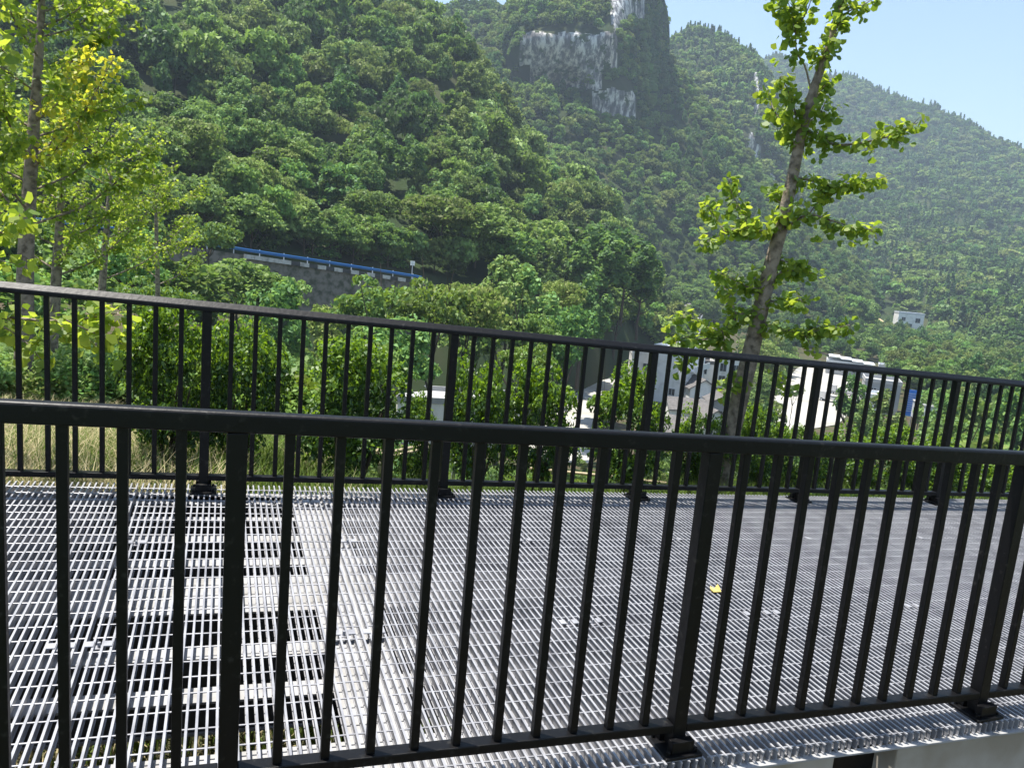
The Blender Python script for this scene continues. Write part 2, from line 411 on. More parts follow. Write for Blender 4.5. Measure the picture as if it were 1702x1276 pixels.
# road on the left slope: outer edge (photo column, row of the road edge, distance)
ROADL = [(-300, 352, 78), (-100, 360, 84), (0, 368, 86), (180, 388, 89), (300, 407, 92), (410, 424, 95), (500, 437, 98), (600, 452, 102), (690, 466, 106), (790, 486, 112), (900, 520, 122)]
def roadpt(px):
    a = np.array(ROADL, float); return P(px, float(np.interp(px, a[:, 0], a[:, 1])), float(np.interp(px, a[:, 0], a[:, 2])))
TA = {}
for px, rows in {-350: [(255, 105), (90, 150), (-120, 215), (-400, 320)], 0: [(295, 106), (160, 150), (-20, 210), (-290, 310)],
                 200: [(318, 110), (200, 150), (55, 205), (-170, 290)], 400: [(348, 116), (240, 150), (115, 200), (-60, 270)],
                 600: [(388, 124), (290, 156), (165, 200), (25, 250)], 690: [(405, 128), (312, 158), (190, 198), (68, 243)], 750: [(428, 131), (340, 158), (225, 194), (106, 234)],
                 790: [(440, 133), (358, 160), (255, 194), (158, 230)], 826: [(455, 137), (380, 164), (300, 196), (232, 226)],
                 890: [(490, 150), (425, 176), (360, 202), (306, 224)], 955: [(505, 166), (445, 188), (385, 208), (346, 228)], 1013: [(520, 182), (470, 198), (425, 216), (382, 234)],
                 1080: [(562, 205), (548, 216), (534, 228), (520, 240)], 1150: [(600, 212), (598, 222), (596, 232), (594, 242)]}.items():
    if px <= 890:
        q = roadpt(px); h = az_dir(px); dd = math.hypot(q[0], q[1]) + 6.5
        y0 = H(px) - (q[2] - CZ) / dd * 1290
        first = (y0, dd)
    else:
        first = (562 + (px - 955) * .2, {955: 150, 1013: 172, 1080: 198, 1150: 206}[px])
    TA[px] = [first] + rows
HA = hill('hill', TA, 150, 70, 1.6, 60, seed=1)
TB = {500: [(300, 270), (200, 330), (120, 390), (105, 402), (60, 440), (50, 450), (-20, 500)],
      700: [(270, 280), (180, 340), (110, 400), (95, 410), (65, 440), (55, 450), (22, 500)],
      820: [(330, 290), (230, 350), (160, 400), (146, 405), (105, 430), (92, 436), (34, 490)],
      862: [(360, 300), (250, 360), (168, 404), (146, 419), (104, 411), (60, 409), (18, 460)],
      950: [(390, 310), (280, 370), (182, 408), (148, 422), (110, 412), (50, 409), (-2, 460)],
      990: [(400, 315), (290, 375), (206, 414), (146, 413), (114, 414), (52, 411), (-2, 460)],
      1022: [(412, 320), (305, 380), (212, 417), (148, 415), (118, 416), (50, 414), (-35, 440)],
      1052: [(420, 325), (322, 385), (214, 420), (156, 419), (120, 430), (48, 436), (-60, 438)],
      1068: [(450, 335), (330, 390), (240, 424), (190, 432), (140, 440), (48, 444), (-50, 446)],
      1080: [(470, 342), (335, 392), (245, 426), (205, 436), (165, 446), (120, 456), (78, 470)],
      1110: [(500, 356), (350, 396), (265, 430), (240, 440), (200, 455), (172, 465), (120, 490)],
      1180: [(520, 365), (390, 400), (300, 440), (280, 448), (250, 465), (235, 475), (200, 500)],
      1260: [(525, 372), (440, 405), (370, 445), (355, 452), (330, 470), (322, 480), (300, 505)],
      1350: [(525, 360), (490, 410), (440, 450), (430, 456), (410, 475), (405, 485), (390, 510)],
      1450: [(548, 365), (530, 410), (512, 450), (508, 456), (500, 475), (498, 485), (490, 510)]}
def wob(px, k): return float(vnoise(px, 3.7 * k, 11, k)) + .5 * float(vnoise(px, 1.3 * k, 4, k + 1))
def rockB(px, v):
    if 3.95 < v < 4.95 + .1 * wob(px, 2) and 864 < px < 1026: return True
    if 2.0 + .06 * wob(px, 3) < v < 3.0 + .1 * wob(px, 4) and 984 < px < 1056: return True
    if 5.05 + .15 * wob(px, 5) < v < 5.9 + .1 * wob(px, 6) and 1016 < px < 1073: return True
    if 3.0 + .2 * wob(px, 7) < v < 3.95 and 885 < px < 1000: return True
    return False
HB = hill('hill', TB, 190, 120, 2.6, 130, rockB, 2)
TC = {1000: [(420, 420), (350, 480), (300, 540), (285, 545), (205, 600), (125, 660)], 1080: [(440, 420), (355, 490), (276, 550), (250, 555), (170, 610), (95, 670)],
      1110: [(450, 425), (362, 490), (272, 552), (235, 556), (148, 615), (78, 675)], 1135: [(455, 425), (368, 490), (266, 554), (206, 558), (136, 618), (68, 678)], 1180: [(466, 428), (377, 493), (262, 557), (212, 560), (138, 622), (66, 682)],
      1205: [(470, 430), (382, 496), (268, 558), (222, 562), (148, 625), (74, 680)], 1240: [(480, 430), (392, 500), (272, 560), (222, 563), (168, 618), (100, 665)],
      1258: [(485, 435), (402, 500), (274, 562), (224, 566), (196, 598), (122, 630)], 1272: [(488, 436), (408, 502), (278, 564), (236, 568), (220, 590), (190, 610)], 1300: [(497, 440), (424, 506), (305, 570), (280, 575), (262, 596), (245, 618)],
      1350: [(510, 450), (452, 515), (392, 580), (384, 585), (368, 600), (360, 615)], 1430: [(530, 470), (500, 530), (482, 580), (477, 590), (472, 600), (467, 610)]}
def rockC(px, v):
    if 1.8 + .1 * wob(px, 8) < v < 2.85 + .3 * wob(px, 9) and 1136 < px < 1182: return True
    if 1.8 + .1 * wob(px, 10) < v < 2.7 + .45 * wob(px, 11) and 1204 < px < 1290: return wob(px, 12) > -.35
    if 4.1 < v < 4.9 and 1254 < px < 1264: return True
    return False
HC = hill('hill', TC, 130, 80, 3.2, 200, rockC, 3)
TD = {1130: [(480, 480), (400, 650), (300, 850), (205, 1050), (112, 1250)], 1255: [(500, 480), (412, 650), (314, 850), (214, 1050), (112, 1250)], 1290: [(505, 475), (416, 645), (318, 848), (218, 1048), (108, 1250)],
      1320: [(512, 470), (424, 640), (326, 848), (228, 1045), (124, 1245)], 1400: [(525, 460), (434, 630), (336, 840), (238, 1040), (136, 1235)],
      1450: [(533, 450), (444, 620), (350, 830), (255, 1030), (158, 1220)], 1500: [(542, 440), (454, 610), (364, 820), (266, 1020), (176, 1200)], 1600: [(558, 420), (474, 590), (390, 800), (300, 1000), (212, 1180)],
      1660: [(566, 410), (486, 584), (402, 794), (322, 990), (248, 1168)], 1700: [(572, 400), (494, 580), (414, 790), (338, 980), (262, 1160)], 1900: [(590, 380), (524, 560), (465, 760), (408, 950), (352, 1100)], 2300: [(620, 360), (580, 540), (530, 740), (490, 930), (450, 1080)]}
def rockD(px, v): return 2.35 < v < 2.62 and 1465 < px < 1555
HD = hill('hill', TD, 150, 100, 4.5, 300, None, 4)

# ------------------------------------------------------------------ foliage generators
def unit(a): return a / np.maximum(1e-9, np.linalg.norm(a, axis=-1, keepdims=True))
def leaf_quads(C, Nrm, size, aspect=.62, fold=.25, rng=RNG, jit=.35):
    """bent leaf blades: two triangles-as-quad around centre C facing Nrm; returns (N*4,3)"""
    n = len(C); s = size * (1 + jit * rng.uniform(-1, 1, n))[:, None]
    t = unit(np.cross(Nrm, rng.normal(size=(n, 3)))); u = np.cross(Nrm, t)
    a = C - t * s * .5 - Nrm * s * fold * .4; c = C + t * s * .5 - Nrm * s * fold * .4
    b1 = C + u * s * aspect * .5 + Nrm * s * fold * .2; d = C - u * s * aspect * .5 + Nrm * s * fold * .2
    return np.stack([a, b1, c, d], 1).reshape(-1, 3)
def crown_pts(n, rx, rz, zc, lobes, rng, flat=.5, lobe_r=.42):
    """leaf positions on many overlapping lobes filling an ellipsoid"""
    lobes = int(lobes * 1.7); lobe_r = lobe_r * .76
    L = unit(rng.normal(size=(lobes, 3))) * rng.uniform(.35, 1, (lobes, 1)) ** .6
    L[:, 2] = np.where(L[:, 2] < -flat, -flat * rng.uniform(.3, 1, lobes), L[:, 2])
    lr = lobe_r * rng.uniform(.55, 1.15, lobes)
    k = rng.integers(0, lobes, n); dv = unit(rng.normal(size=(n, 3)))
    dv[:, 2] = np.where(dv[:, 2] < -.25, -dv[:, 2] * .6, dv[:, 2])
    p = L[k] * (1 - lobe_r * .55) + dv * (lr[k] * rng.uniform(.6, 1.05, n) ** .5)[:, None]
    nrm = unit(dv * .7 + np.array([0, 0, .2]) + rng.normal(size=(n, 3)) * .62)
    return p * np.array([rx, rx, rz]) + np.array([0, 0, zc]), nrm
def crown_mesh(name, n, size, seed, mats, kind='round', link=False, split=None):
    """crown of a tree one unit tall"""
    rng = np.random.default_rng(seed)
    if kind == 'round': C, Nn = crown_pts(n, .40, .36, .60, 26, rng)
    elif kind == 'wide': C, Nn = crown_pts(n, .56, .30, .66, 30, rng, lobe_r=.36)
    elif kind == 'tall': C, Nn = crown_pts(n, .27, .42, .56, 30, rng, lobe_r=.36)
    elif kind == 'bush': C, Nn = crown_pts(n, .50, .50, .45, 24, rng, flat=.9)
    elif kind == 'conifer':
        z = rng.uniform(.08, 1, n) ** 1.1; tier = np.floor(z * 9) / 9; rr = (1.02 - tier) * .26 * rng.uniform(.35, 1, n)
        q = rng.uniform(0, 2 * np.pi, n); C = np.stack([np.cos(q) * rr, np.sin(q) * rr, z - rr * .35], 1); Nn = unit(np.stack([np.cos(q), np.sin(q), np.full(n, 1.2)], 1) + rng.normal(size=(n, 3)) * .3)
    V = leaf_quads(C, Nn, size, rng=rng)
    mi = None
    if isinstance(mats, (list, tuple)) and len(mats) > 1: mi = (rng.uniform(size=n) < (split or .3)).astype(int)
    return mk_np(name, V, 4, mats, None, mi, link)
def trunk_mb(h=.6, r=.022, limbs=6, seed=0):
    rn = random.Random(seed); b = MB()
    pts = [(0, 0, -.06)]; x = y = 0
    for i in range(1, 6):
        x += rn.uniform(-.02, .02); y += rn.uniform(-.02, .02); pts.append((x, y, h * i / 5))
    b.tube(pts, [r * (1.25 - .17 * i) for i in range(6)], 7)
    for k in range(limbs):
        i = rn.randint(2, 4); p = np.array(pts[i]); a = rn.uniform(0, 6.28); l = rn.uniform(.16, .32)
        e = p + np.array([math.cos(a) * l, math.sin(a) * l, l * rn.uniform(.5, 1.1)])
        b.tube([p, (p + e) / 2 + np.array([0, 0, -.02]), e], [r * .5, r * .35, r * .12], 5)
    return b

# prototypes for the far woods (kept out of the scene, drawn only as instances of a wood)
def proto_coll(name, specs):
    c = bpy.data.collections.new(name)
    for i, (kind, n, size, mats, hs, ws) in enumerate(specs):
        o = crown_mesh('%s_%02d' % (name, i), n, size, 100 + i * 7, mats, kind)
        o.scale = (ws, ws, hs); c.objects.link(o)
    return c
WOOD_MID = proto_coll('wood_mid', [('round', 1300, .090, L_MID, 1.3, 1), ('wide', 1400, .090, L_OLIVE, 1.25, .9), ('tall', 1200, .085, L_DARK, 1.5, 1.2), ('round', 1300, .085, L_DARK, 1.3, 1.0), ('bush', 1000, .11, L_MID, .85, 1), ('round', 1200, .095, L_PALE, 1.2, 1), ('tall', 1200, .075, L_OLIVE, 1.25, 1.3)])
WOOD_FAR = proto_coll('wood_far', [('round', 300, .18, L_MID, 1, 1), ('wide', 320, .18, L_OLIVE, 1, 1), ('tall', 260, .18, L_DARK, 1.15, 1.1), ('round', 300, .17, L_DARK, 1, 1.05), ('bush', 240, .2, L_MID, .8, 1), ('round', 280, .18, L_PALE, .95, 1), ('conifer', 240, .13, L_DARK, 1.3, 1.1)])
def wood(name, pts, scl, pick, coll):
    me = bpy.data.meshes.new(name); me.vertices.add(len(pts)); me.vertices.foreach_set('co', np.asarray(pts, np.float32).ravel())
    for nm, ty, dat in (('scl', 'FLOAT', np.asarray(scl, np.float32)), ('turn', 'FLOAT', RNG.uniform(0, 6.28, len(pts)).astype(np.float32)), ('pick', 'INT', np.asarray(pick, np.int32))):
        at = me.attributes.new(nm, ty, 'POINT'); at.data.foreach_set('value', dat)
    o = bpy.data.objects.new(name, me); COL.objects.link(o)
    ng = bpy.data.node_groups.new(name, 'GeometryNodeTree'); N = ng.nodes; Lk = ng.links
    ng.interface.new_socket('Geometry', in_out='INPUT', socket_type='NodeSocketGeometry')
    ng.interface.new_socket('Geometry', in_out='OUTPUT', socket_type='NodeSocketGeometry')
    gi, go = N.new('NodeGroupInput'), N.new('NodeGroupOutput'); ip = N.new('GeometryNodeInstanceOnPoints')
    ci = N.new('GeometryNodeCollectionInfo'); ci.inputs[0].default_value = coll; ci.inputs['Separate Children'].default_value = True; ci.inputs['Reset Children'].default_value = False
    def at(nm, ty):
        a = N.new('GeometryNodeInputNamedAttribute'); a.data_type = ty; a.inputs[0].default_value = nm; return a.outputs[0]
    cx = N.new('ShaderNodeCombineXYZ'); Lk.new(at('turn', 'FLOAT'), cx.inputs[2])
    Lk.new(gi.outputs[0], ip.inputs['Points']); Lk.new(ci.outputs[0], ip.inputs['Instance']); ip.inputs['Pick Instance'].default_value = True
    Lk.new(at('pick', 'INT'), ip.inputs['Instance Index']); Lk.new(cx.outputs[0], ip.inputs['Rotation']); Lk.new(at('scl', 'FLOAT'), ip.inputs['Scale'])
    Lk.new(ip.outputs[0], go.inputs[0])
    o.modifiers.new('scatter', 'NODES').node_group = ng
    return tag(o, kind='stuff')
def scatter_hill(Hl, dens, rng, clear=None, vmax=None):
    Gm, rk, pxu, tv = Hl
    a = Gm[1:, :-1] - Gm[:-1, :-1]; c = Gm[:-1, 1:] - Gm[:-1, :-1]
    area = np.linalg.norm(np.cross(a, c), axis=-1)
    lim = (tv[:-1] < (vmax if vmax else tv[-1] - 1.3)) & (tv[:-1] >= .2)
    wgt = area * (~rk) * lim[None, :]
    n = int(wgt.sum() * dens); k = rng.choice(wgt.size, n, p=(wgt / wgt.sum()).ravel()); i, j = np.unravel_index(k, wgt.shape)
    u, v = rng.uniform(size=(2, n, 1))
    p = (Gm[i, j] * (1 - u) + Gm[i + 1, j] * u) * (1 - v) + (Gm[i, j + 1] * (1 - u) + Gm[i + 1, j + 1] * u) * v
    px = pxu[i] + (pxu[i + 1] - pxu[i]) * u[:, 0]; vv = tv[j] - 1 + v[:, 0] * (tv[1] - tv[0])
    return p, px, vv

# ------------------------------------------------------------------ countable trees: shared crowns, one trunk mesh each kind
def data_of(o):
    d = o.data; bpy.data.objects.remove(o); return d
TREE = {}
for k, (kind, n, size, mats, sp) in {'round': ('round', 4200, .052, [L_MID, L_DARK], .35), 'dark': ('tall', 4200, .046, [L_DARK, L_MID], .25), 'wide': ('wide', 4400, .052, [L_OLIVE, L_MID], .4),
                                     'pale': ('round', 4200, .050, [L_PALE, L_MID], .3), 'bright': ('wide', 4200, .052, [L_BRIGHT, L_PALE], .4), 'slim': ('tall', 4200, .042, [L_PALE, L_OLIVE], .4),
                                     'bush': ('bush', 2600, .075, [L_MID, L_OLIVE], .4), 'mound': ('bush', 2600, .07, [L_DARK, L_MID], .4)}.items():
    TREE[k] = (crown_mesh('crown', n, size, 500 + len(TREE) * 13, mats, kind, False, sp).data, data_of(trunk_mb(.62 if kind != 'bush' else .4, .02, 7, len(TREE)).build('trunk', BARKD)))
COLW = {'round': 'mid green rounded tree', 'dark': 'tall dark green tree', 'wide': 'olive green spreading tree', 'pale': 'pale green leafy tree', 'bright': 'bright yellow green leafy tree', 'slim': 'slender light green tree', 'bush': 'bushy green tree', 'mound': 'low dark green bushy tree'}
def tree(x, y, z, h, wd, kind, where, group, lab=None, rot=None):
    """h height, wd crown width in metres"""
    base = {'round': .8, 'dark': .56, 'wide': 1.1, 'pale': .8, 'bright': 1.1, 'slim': .56, 'bush': 1., 'mound': 1.}[kind]
    root = empty('broadleaf_tree' if kind not in ('bush', 'mound') else 'bushy_tree', (x, y, z), lab or (COLW[kind] + ' ' + where), 'tree', group)
    root.rotation_euler[2] = random.uniform(0, 6.28) if rot is None else rot
    ch = min(h, wd * (1.15 if base > .6 else 1.75)); tz = (h - ch * .42) / .62; tw = min(wd / base, h * .8)
    for nm, dt, sc, lz in (('crown', TREE[kind][0], (wd / base, wd / base, ch), h - ch), ('trunk', TREE[kind][1], (tw, tw, tz), 0)):
        o = bpy.data.objects.new(nm, dt); COL.objects.link(o); o.parent = root; o.scale = sc; o.location.z = lz
    return root
# hill A: nearest ones are separate trees, the rest one wood
def species(p, rng):
    v = vnoise(p[:, 0] + p[:, 2] * .5, p[:, 1], 26, 51) + rng.normal(size=len(p)) * .4
    return np.select([v < -.45, v < -.1, v < .2, v < .45, v < .7], [rng.choice([3, 2], len(p)), rng.choice([0, 3, 4], len(p)), rng.choice([0, 1], len(p)), rng.choice([1, 6], len(p)), rng.choice([5, 0], len(p))], rng.choice([5, 6], len(p)))
def patch(p): return 1 + .38 * vnoise(p[:, 0], p[:, 1] + p[:, 2], 17, 52)
def away0(q):
    t = roadpt(q + 4) - roadpt(q - 4); t[2] = 0; t /= np.linalg.norm(t); return np.array([-t[1], t[0], 0]) * (1 if np.array([-t[1], t[0]]) @ FWD > 0 else -1)
def near_wood():
    p, px, vv = scatter_hill(HA, .060, RNG)
    d = np.hypot(p[:, 0], p[:, 1]); s = 4.2 + 6.8 * RNG.uniform(size=len(p)) ** 1.6; s *= np.where(RNG.uniform(size=len(p)) < .2, .65, 1)
    py = H(px) - (p[:, 2] - CZ) / d * 1290
    inview = (px > -40) & (px < 1130) & (py > -60) & (py < 560)
    # keep crowns off the road and the guard rail
    extra = np.array([roadpt(q) + away0(q) * (6.6 + 4.5 * RNG.uniform()) + np.array([0, 0, .3]) for q in RNG.uniform(60, 830, 110)])
    p = np.vstack([p, extra]); px = np.append(px, bearing_px(extra[:, 0], extra[:, 1])); s = np.append(s, RNG.uniform(4.5, 7.5, len(extra))); d = np.hypot(p[:, 0], p[:, 1]); vv = np.append(vv, np.full(len(extra), .5)); inview = np.append(inview, np.ones(len(extra), bool))
    keep = vv > .10
    p, px, s, d, inview, vv = p[keep], px[keep], s[keep], d[keep], inview[keep], vv[keep]
    s = np.where(vv < .35, np.minimum(s, 6.), s)
    order = np.argsort(np.where(inview, -s / d, 1.)); near = order[:150]; mask = np.ones(len(p), bool); mask[near] = False
    kinds = ['round', 'dark', 'wide', 'dark', 'mound', 'pale', 'slim', 'round']
    for q in near:
        k = kinds[RNG.integers(0, len(kinds))]
        if k == 'pale' and RNG.uniform() < .5: k = 'wide'
        wide = {'dark': .62, 'slim': .6, 'mound': 1.15, 'wide': 1.05}.get(k, .85)
        hh = s[q] * (1.15 if k in ('dark', 'slim') else .8 if k == 'mound' else 1)
        side = 'on the near hillside left of the photo' if px[q] < 480 else 'on the near hillside above the blue guardrail' if px[q] < 760 else 'at the foot of the near hillside by the valley'
        tree(*p[q], hh, hh * wide, k, side, 'trees on the near hillside')
    pk = species(p[mask], RNG)
    wood('hillside_wood', p[mask], s[mask] * patch(p[mask]), pk, WOOD_MID)
near_wood()
def far_wood(name, Hl, dens, smin, smax, seed, coll, picks, thin=None, vmax=None):
    rng = np.random.default_rng(seed); p, px, vv = scatter_hill(Hl, dens, rng, vmax=vmax)
    s = rng.uniform(smin, smax, len(p))
    keep = np.ones(len(p), bool)
    if thin is not None: keep = ~thin(p, px, vv, rng)
    p, s = p[keep], s[keep]
    wood(name, p, s * patch(p), species(p, rng) if coll is WOOD_MID else np.where(rng.uniform(size=len(p)) < .8, species(p, rng), 6), coll)
def thinB(p, px, vv, rng):     # open terraces low on the second hill
    d = np.hypot(p[:, 0], p[:, 1]); py = H(px) - (p[:, 2] - CZ) / d * 1290
    t = (px > 1030) & (px < 1175) & (py > 318) & (py < 440)
    return t & (rng.uniform(size=len(p)) < .55)
far_wood('hillside_wood', HB, .062, 4., 8.5, 21, WOOD_MID, [0, 1, 2, 3, 3, 4, 5, 0], thinB)
far_wood('hillside_wood', HC, .040, 5., 10., 22, WOOD_FAR, [0, 1, 2, 3, 3, 4, 0, 6])
def thinD(p, px, vv, rng):
    d = np.hypot(p[:, 0], p[:, 1]); py = H(px) - (p[:, 2] - CZ) / d * 1290
    a = (np.abs(px - 1512) < 34) & (np.abs(py - 545) < 22)
    a |= (np.abs(px - 1452) < 26) & (np.abs(py - 535) < 20)
    a |= (px > 1290) & (px < 1560) & (py > 440) & (py < 560) & (np.sin(py / 3.1) > .55) & (rng.uniform(size=len(p)) < .7)
    return a
far_wood('hillside_wood', HD, .023, 6., 12., 23, WOOD_FAR, [0, 1, 2, 3, 3, 4, 5, 6], thinD)
# pointed conifers along the skylines
def skyline(Hl, n, rng, smin, smax, row=5.0):
    Gm, rk, pxu, tv = Hl; j = int(np.argmin(abs(tv - row))); t = rng.uniform(0, len(pxu) - 1.01, n); i = t.astype(int); f = (t - i)[:, None]
    p = Gm[i, j] * (1 - f) + Gm[i + 1, j] * f
    wood('ridge_wood', p, rng.uniform(smin, smax, n), np.where(rng.uniform(size=n) < .75, 6, 2), WOOD_FAR)
skyline(HD, 420, np.random.default_rng(31), 8, 14); skyline(HC, 150, np.random.default_rng(32), 6, 9, 6.0)
# valley floor and banks
rng = np.random.default_rng(41); pts = []
def inroad(x, y, poly):
    n = len(poly); c = False; j = n - 1
    for i in range(n):
        xi, yi = poly[i]; xj, yj = poly[j]
        if (yi > y) != (yj > y) and x < (xj - xi) * (y - yi) / (yj - yi) + xi: c = not c
        j = i
    return c
def fl(px, py, z=-22.95):
    v = ray(px, py); t = (z - CZ) / v[2]; return CAM + v * t
RL = [(850, 775), (905, 705), (960, 650), (1010, 610), (1050, 585), (1085, 562), (1110, 548), (1150, 536), (1215, 509)]
RR = [(985, 775), (985, 700), (1015, 662), (1050, 622), (1078, 597), (1120, 580), (1150, 566), (1180, 549), (1232, 517)]
roadL = [fl(*q) for q in RL]; roadR = [fl(*q) for q in RR]
ROADPOLY = [(q[0], q[1]) for q in roadL] + [(q[0], q[1]) for q in roadR[::-1]]
YARD = [(1240, 712), (1330, 716), (1392, 706), (1440, 660), (1400, 622), (1345, 604), (1325, 612), (1290, 650)]
YARDPOLY = [tuple(fl(*q)[:2]) for q in YARD]
NOGO = [(1058, 1135, 100, 178), (1100, 1200, 90, 165), (1160, 1245, 90, 185), (1335, 1500, 90, 270), (1490, 1580, 90, 196), (1095, 1185, 230, 365), (670, 830, 60, 112), (1190, 1240, 240, 340)]
for _ in range(4200):
    px = rng.uniform(930, 2200); d = rng.uniform(75, 440) if rng.uniform() < .85 else rng.uniform(55, 110)
    h = az_dir(px); x, y = h * d
    if inroad(x, y, ROADPOLY) or inroad(x, y, YARDPOLY): continue
    if any(a < px < b and c < d < e for a, b, c, e in NOGO): continue
    low = (px < 1100 and d < 230) or (1070 < px < 1270 and 175 < d < 330)
    pts.append((x, y, float(gz(x, y)), d, px, .28 if low else 1.))
pts = np.array(pts); sz = rng.uniform(3.0, 7.5, len(pts)) * np.where(pts[:, 3] < 130, .75, 1.) * np.where((pts[:, 4] < 1260) & (pts[:, 3] < 300) & (pts[:, 5] > .5), .55, 1.) * pts[:, 5]
wood('valley_wood', pts[:, :3], sz, rng.integers(0, 7, len(pts)), WOOD_MID)
pts = []
for _ in range(5200):
    px = rng.uniform(-500, 2300); d = 9.5 + 75 * rng.uniform() ** 1.3; h = az_dir(px); x, y = h * d; z = float(gz(x, y))
    s = rng.uniform(.5, 1.7) * (1 + d / 40)
    pts.append((x, y, z, min(s, max(.3, CZ - d * (.27 if px > 640 else .13) - z))))
pts = np.array(pts); pts = pts[pts[:, 3] > .4]
WOOD_NEAR = proto_coll('wood_near', [('bush', 2600, .055, L_MID, .8, 1), ('bush', 2400, .060, L_OLIVE, .7, 1.1), ('round', 2600, .05, L_PALE, .9, 1), ('bush', 2600, .05, L_DARK, .8, 1), ('round', 2400, .06, L_BRIGHT, .9, 1)])
wood('undergrowth', pts[:, :3], pts[:, 3], rng.choice([0, 0, 1, 2, 3, 4], len(pts)), WOOD_NEAR)

# middle-distance trees: photo column, row of the top, distance, crown width in photo pixels, kind, where
MIDT = [(330, 292, 98, 66, 'pale', 'standing alone above the guardrail beside a dark gap'), (418, 318, 101, 74, 'round', 'just above the guardrail, right of a pale round tree'),
        (345, 356, 82, 70, 'bright', 'hiding part of the blue guardrail'), (235, 330, 60, 70, 'slim', 'right of the ginkgo row'), (215, 380, 40, 90, 'pale', 'right of the ginkgo trunks'),
        (310, 418, 62, 120, 'bush', 'below the left end of the black and white parapet'), (395, 425, 70, 120, 'round', 'below the first white parapet blocks'), (455, 450, 74, 90, 'wide', 'left of the stone retaining wall'),
        (255, 455, 30, 90, 'bright', 'behind the far railing left of its first post'), (470, 462, 58, 90, 'mound', 'in front of the stone retaining wall, left part'), (560, 498, 70, 80, 'bush', 'at the foot of the stone retaining wall'),
        (640, 458, 60, 130, 'bright', 'right of the stone retaining wall'), (722, 464, 58, 120, 'bright', 'above the far railing, right of the retaining wall'), (660, 530, 38, 120, 'pale', 'just behind the far railing'),
        (590, 560, 30, 110, 'wide', 'between the dark shrubs behind the far railing'), (775, 470, 60, 120, 'wide', 'above the second far railing post'),
        (735, 320, 118, 105, 'wide', 'at the right end of the guardrail'), (795, 335, 122, 105, 'pale', 'right of the guardrail end'), (845, 375, 126, 80, 'round', 'at the foot of the near hillside'),
        (785, 480, 76, 90, 'mound', 'low in the valley, left of the light green tree'), (850, 432, 80, 84, 'slim', 'rising alone above the far railing'), (890, 446, 82, 90, 'slim', 'right behind another light green tree'),
        (935, 470, 92, 62, 'wide', 'between the light trees and the dark grove'), (905, 360, 150, 80, 'round', 'behind the light green trees'), (950, 372, 155, 84, 'dark', 'left in the dark grove'),
        (1000, 378, 140, 84, 'dark', 'in the middle of the dark grove'), (1045, 386, 145, 84, 'dark', 'right in the dark grove'), (1072, 420, 155, 50, 'dark', 'last of the dark grove before the pale road'),
        (975, 460, 118, 70, 'dark', 'in front of the dark grove'), (1030, 470, 172, 70, 'round', 'low in front of the dark grove'), (940, 520, 70, 70, 'mound', 'just over the far railing by the light trees'), (885, 525, 62, 80, 'round', 'over the far railing'),
        (955, 505, 100, 60, 'mound', 'near the bend of the road'), (1165, 497, 300, 30, 'round', 'right of the white villa'), (1188, 492, 300, 26, 'dark', 'between the villa and the field'),
        (1148, 470, 345, 60, 'round', 'behind the white villa'), (1420, 628, 112, 40, 'dark', 'in front of the parked truck yard'), (1480, 650, 100, 62, 'slim', 'before the grey wall, left of the blue panel'), (1445, 668, 95, 40, 'slim', 'right of the dark tree by the yard'),
        (1560, 640, 150, 50, 'bush', 'right of the blue panel'), (1600, 655, 110, 60, 'round', 'right of the white cabins'), (1650, 650, 96, 80, 'bush', 'near the right edge of the photo'), (1700, 640, 90, 90, 'dark', 'at the right edge of the photo'),
        (1320, 640, 118, 26, 'wide', 'at the edge of the bright yard'), (1228, 640, 118, 40, 'pale', 'behind the leaning ginkgo trunk'), (1262, 560, 190, 60, 'wide', 'right of the leaning ginkgo trunk'),
        (1585, 700, 60, 90, 'pale', 'behind the last far railing post'), (1655, 720, 50, 110, 'bush', 'low behind the right end of the far railing'), (880, 575, 24, 70, 'bright', 'behind the dark shrub at the second far post'), (1010, 655, 17, 40, 'bright', 'behind the third far railing post'),
        (110, 520, 22, 110, 'bush', 'under the ginkgo trees'), (20, 420, 45, 150, 'bush', 'far left behind the ginkgo trunk'), (150, 400, 50, 130, 'pale', 'behind the ginkgo row'), (-40, 330, 60, 160, 'round', 'at the left edge behind the ginkgo')]
for px, py, d, wp, k, where in MIDT:
    h = az_dir(px, py + .35 * wp); x, y = h * d; z = float(gz(x, y)); top = P(px, py, d)[2]
    if py < 480 and d > 90 and px < 900:        # rooted on the slope above the road
        z = max(z, top - 9.5)
    if 900 < px < 1100 and d > 110: z = max(z, top - 16)
    hh = max(1.2, top - z); tree(x, y, z - .1, hh * 1.04, wp / 1290 * d * 1.4, k, where, None)

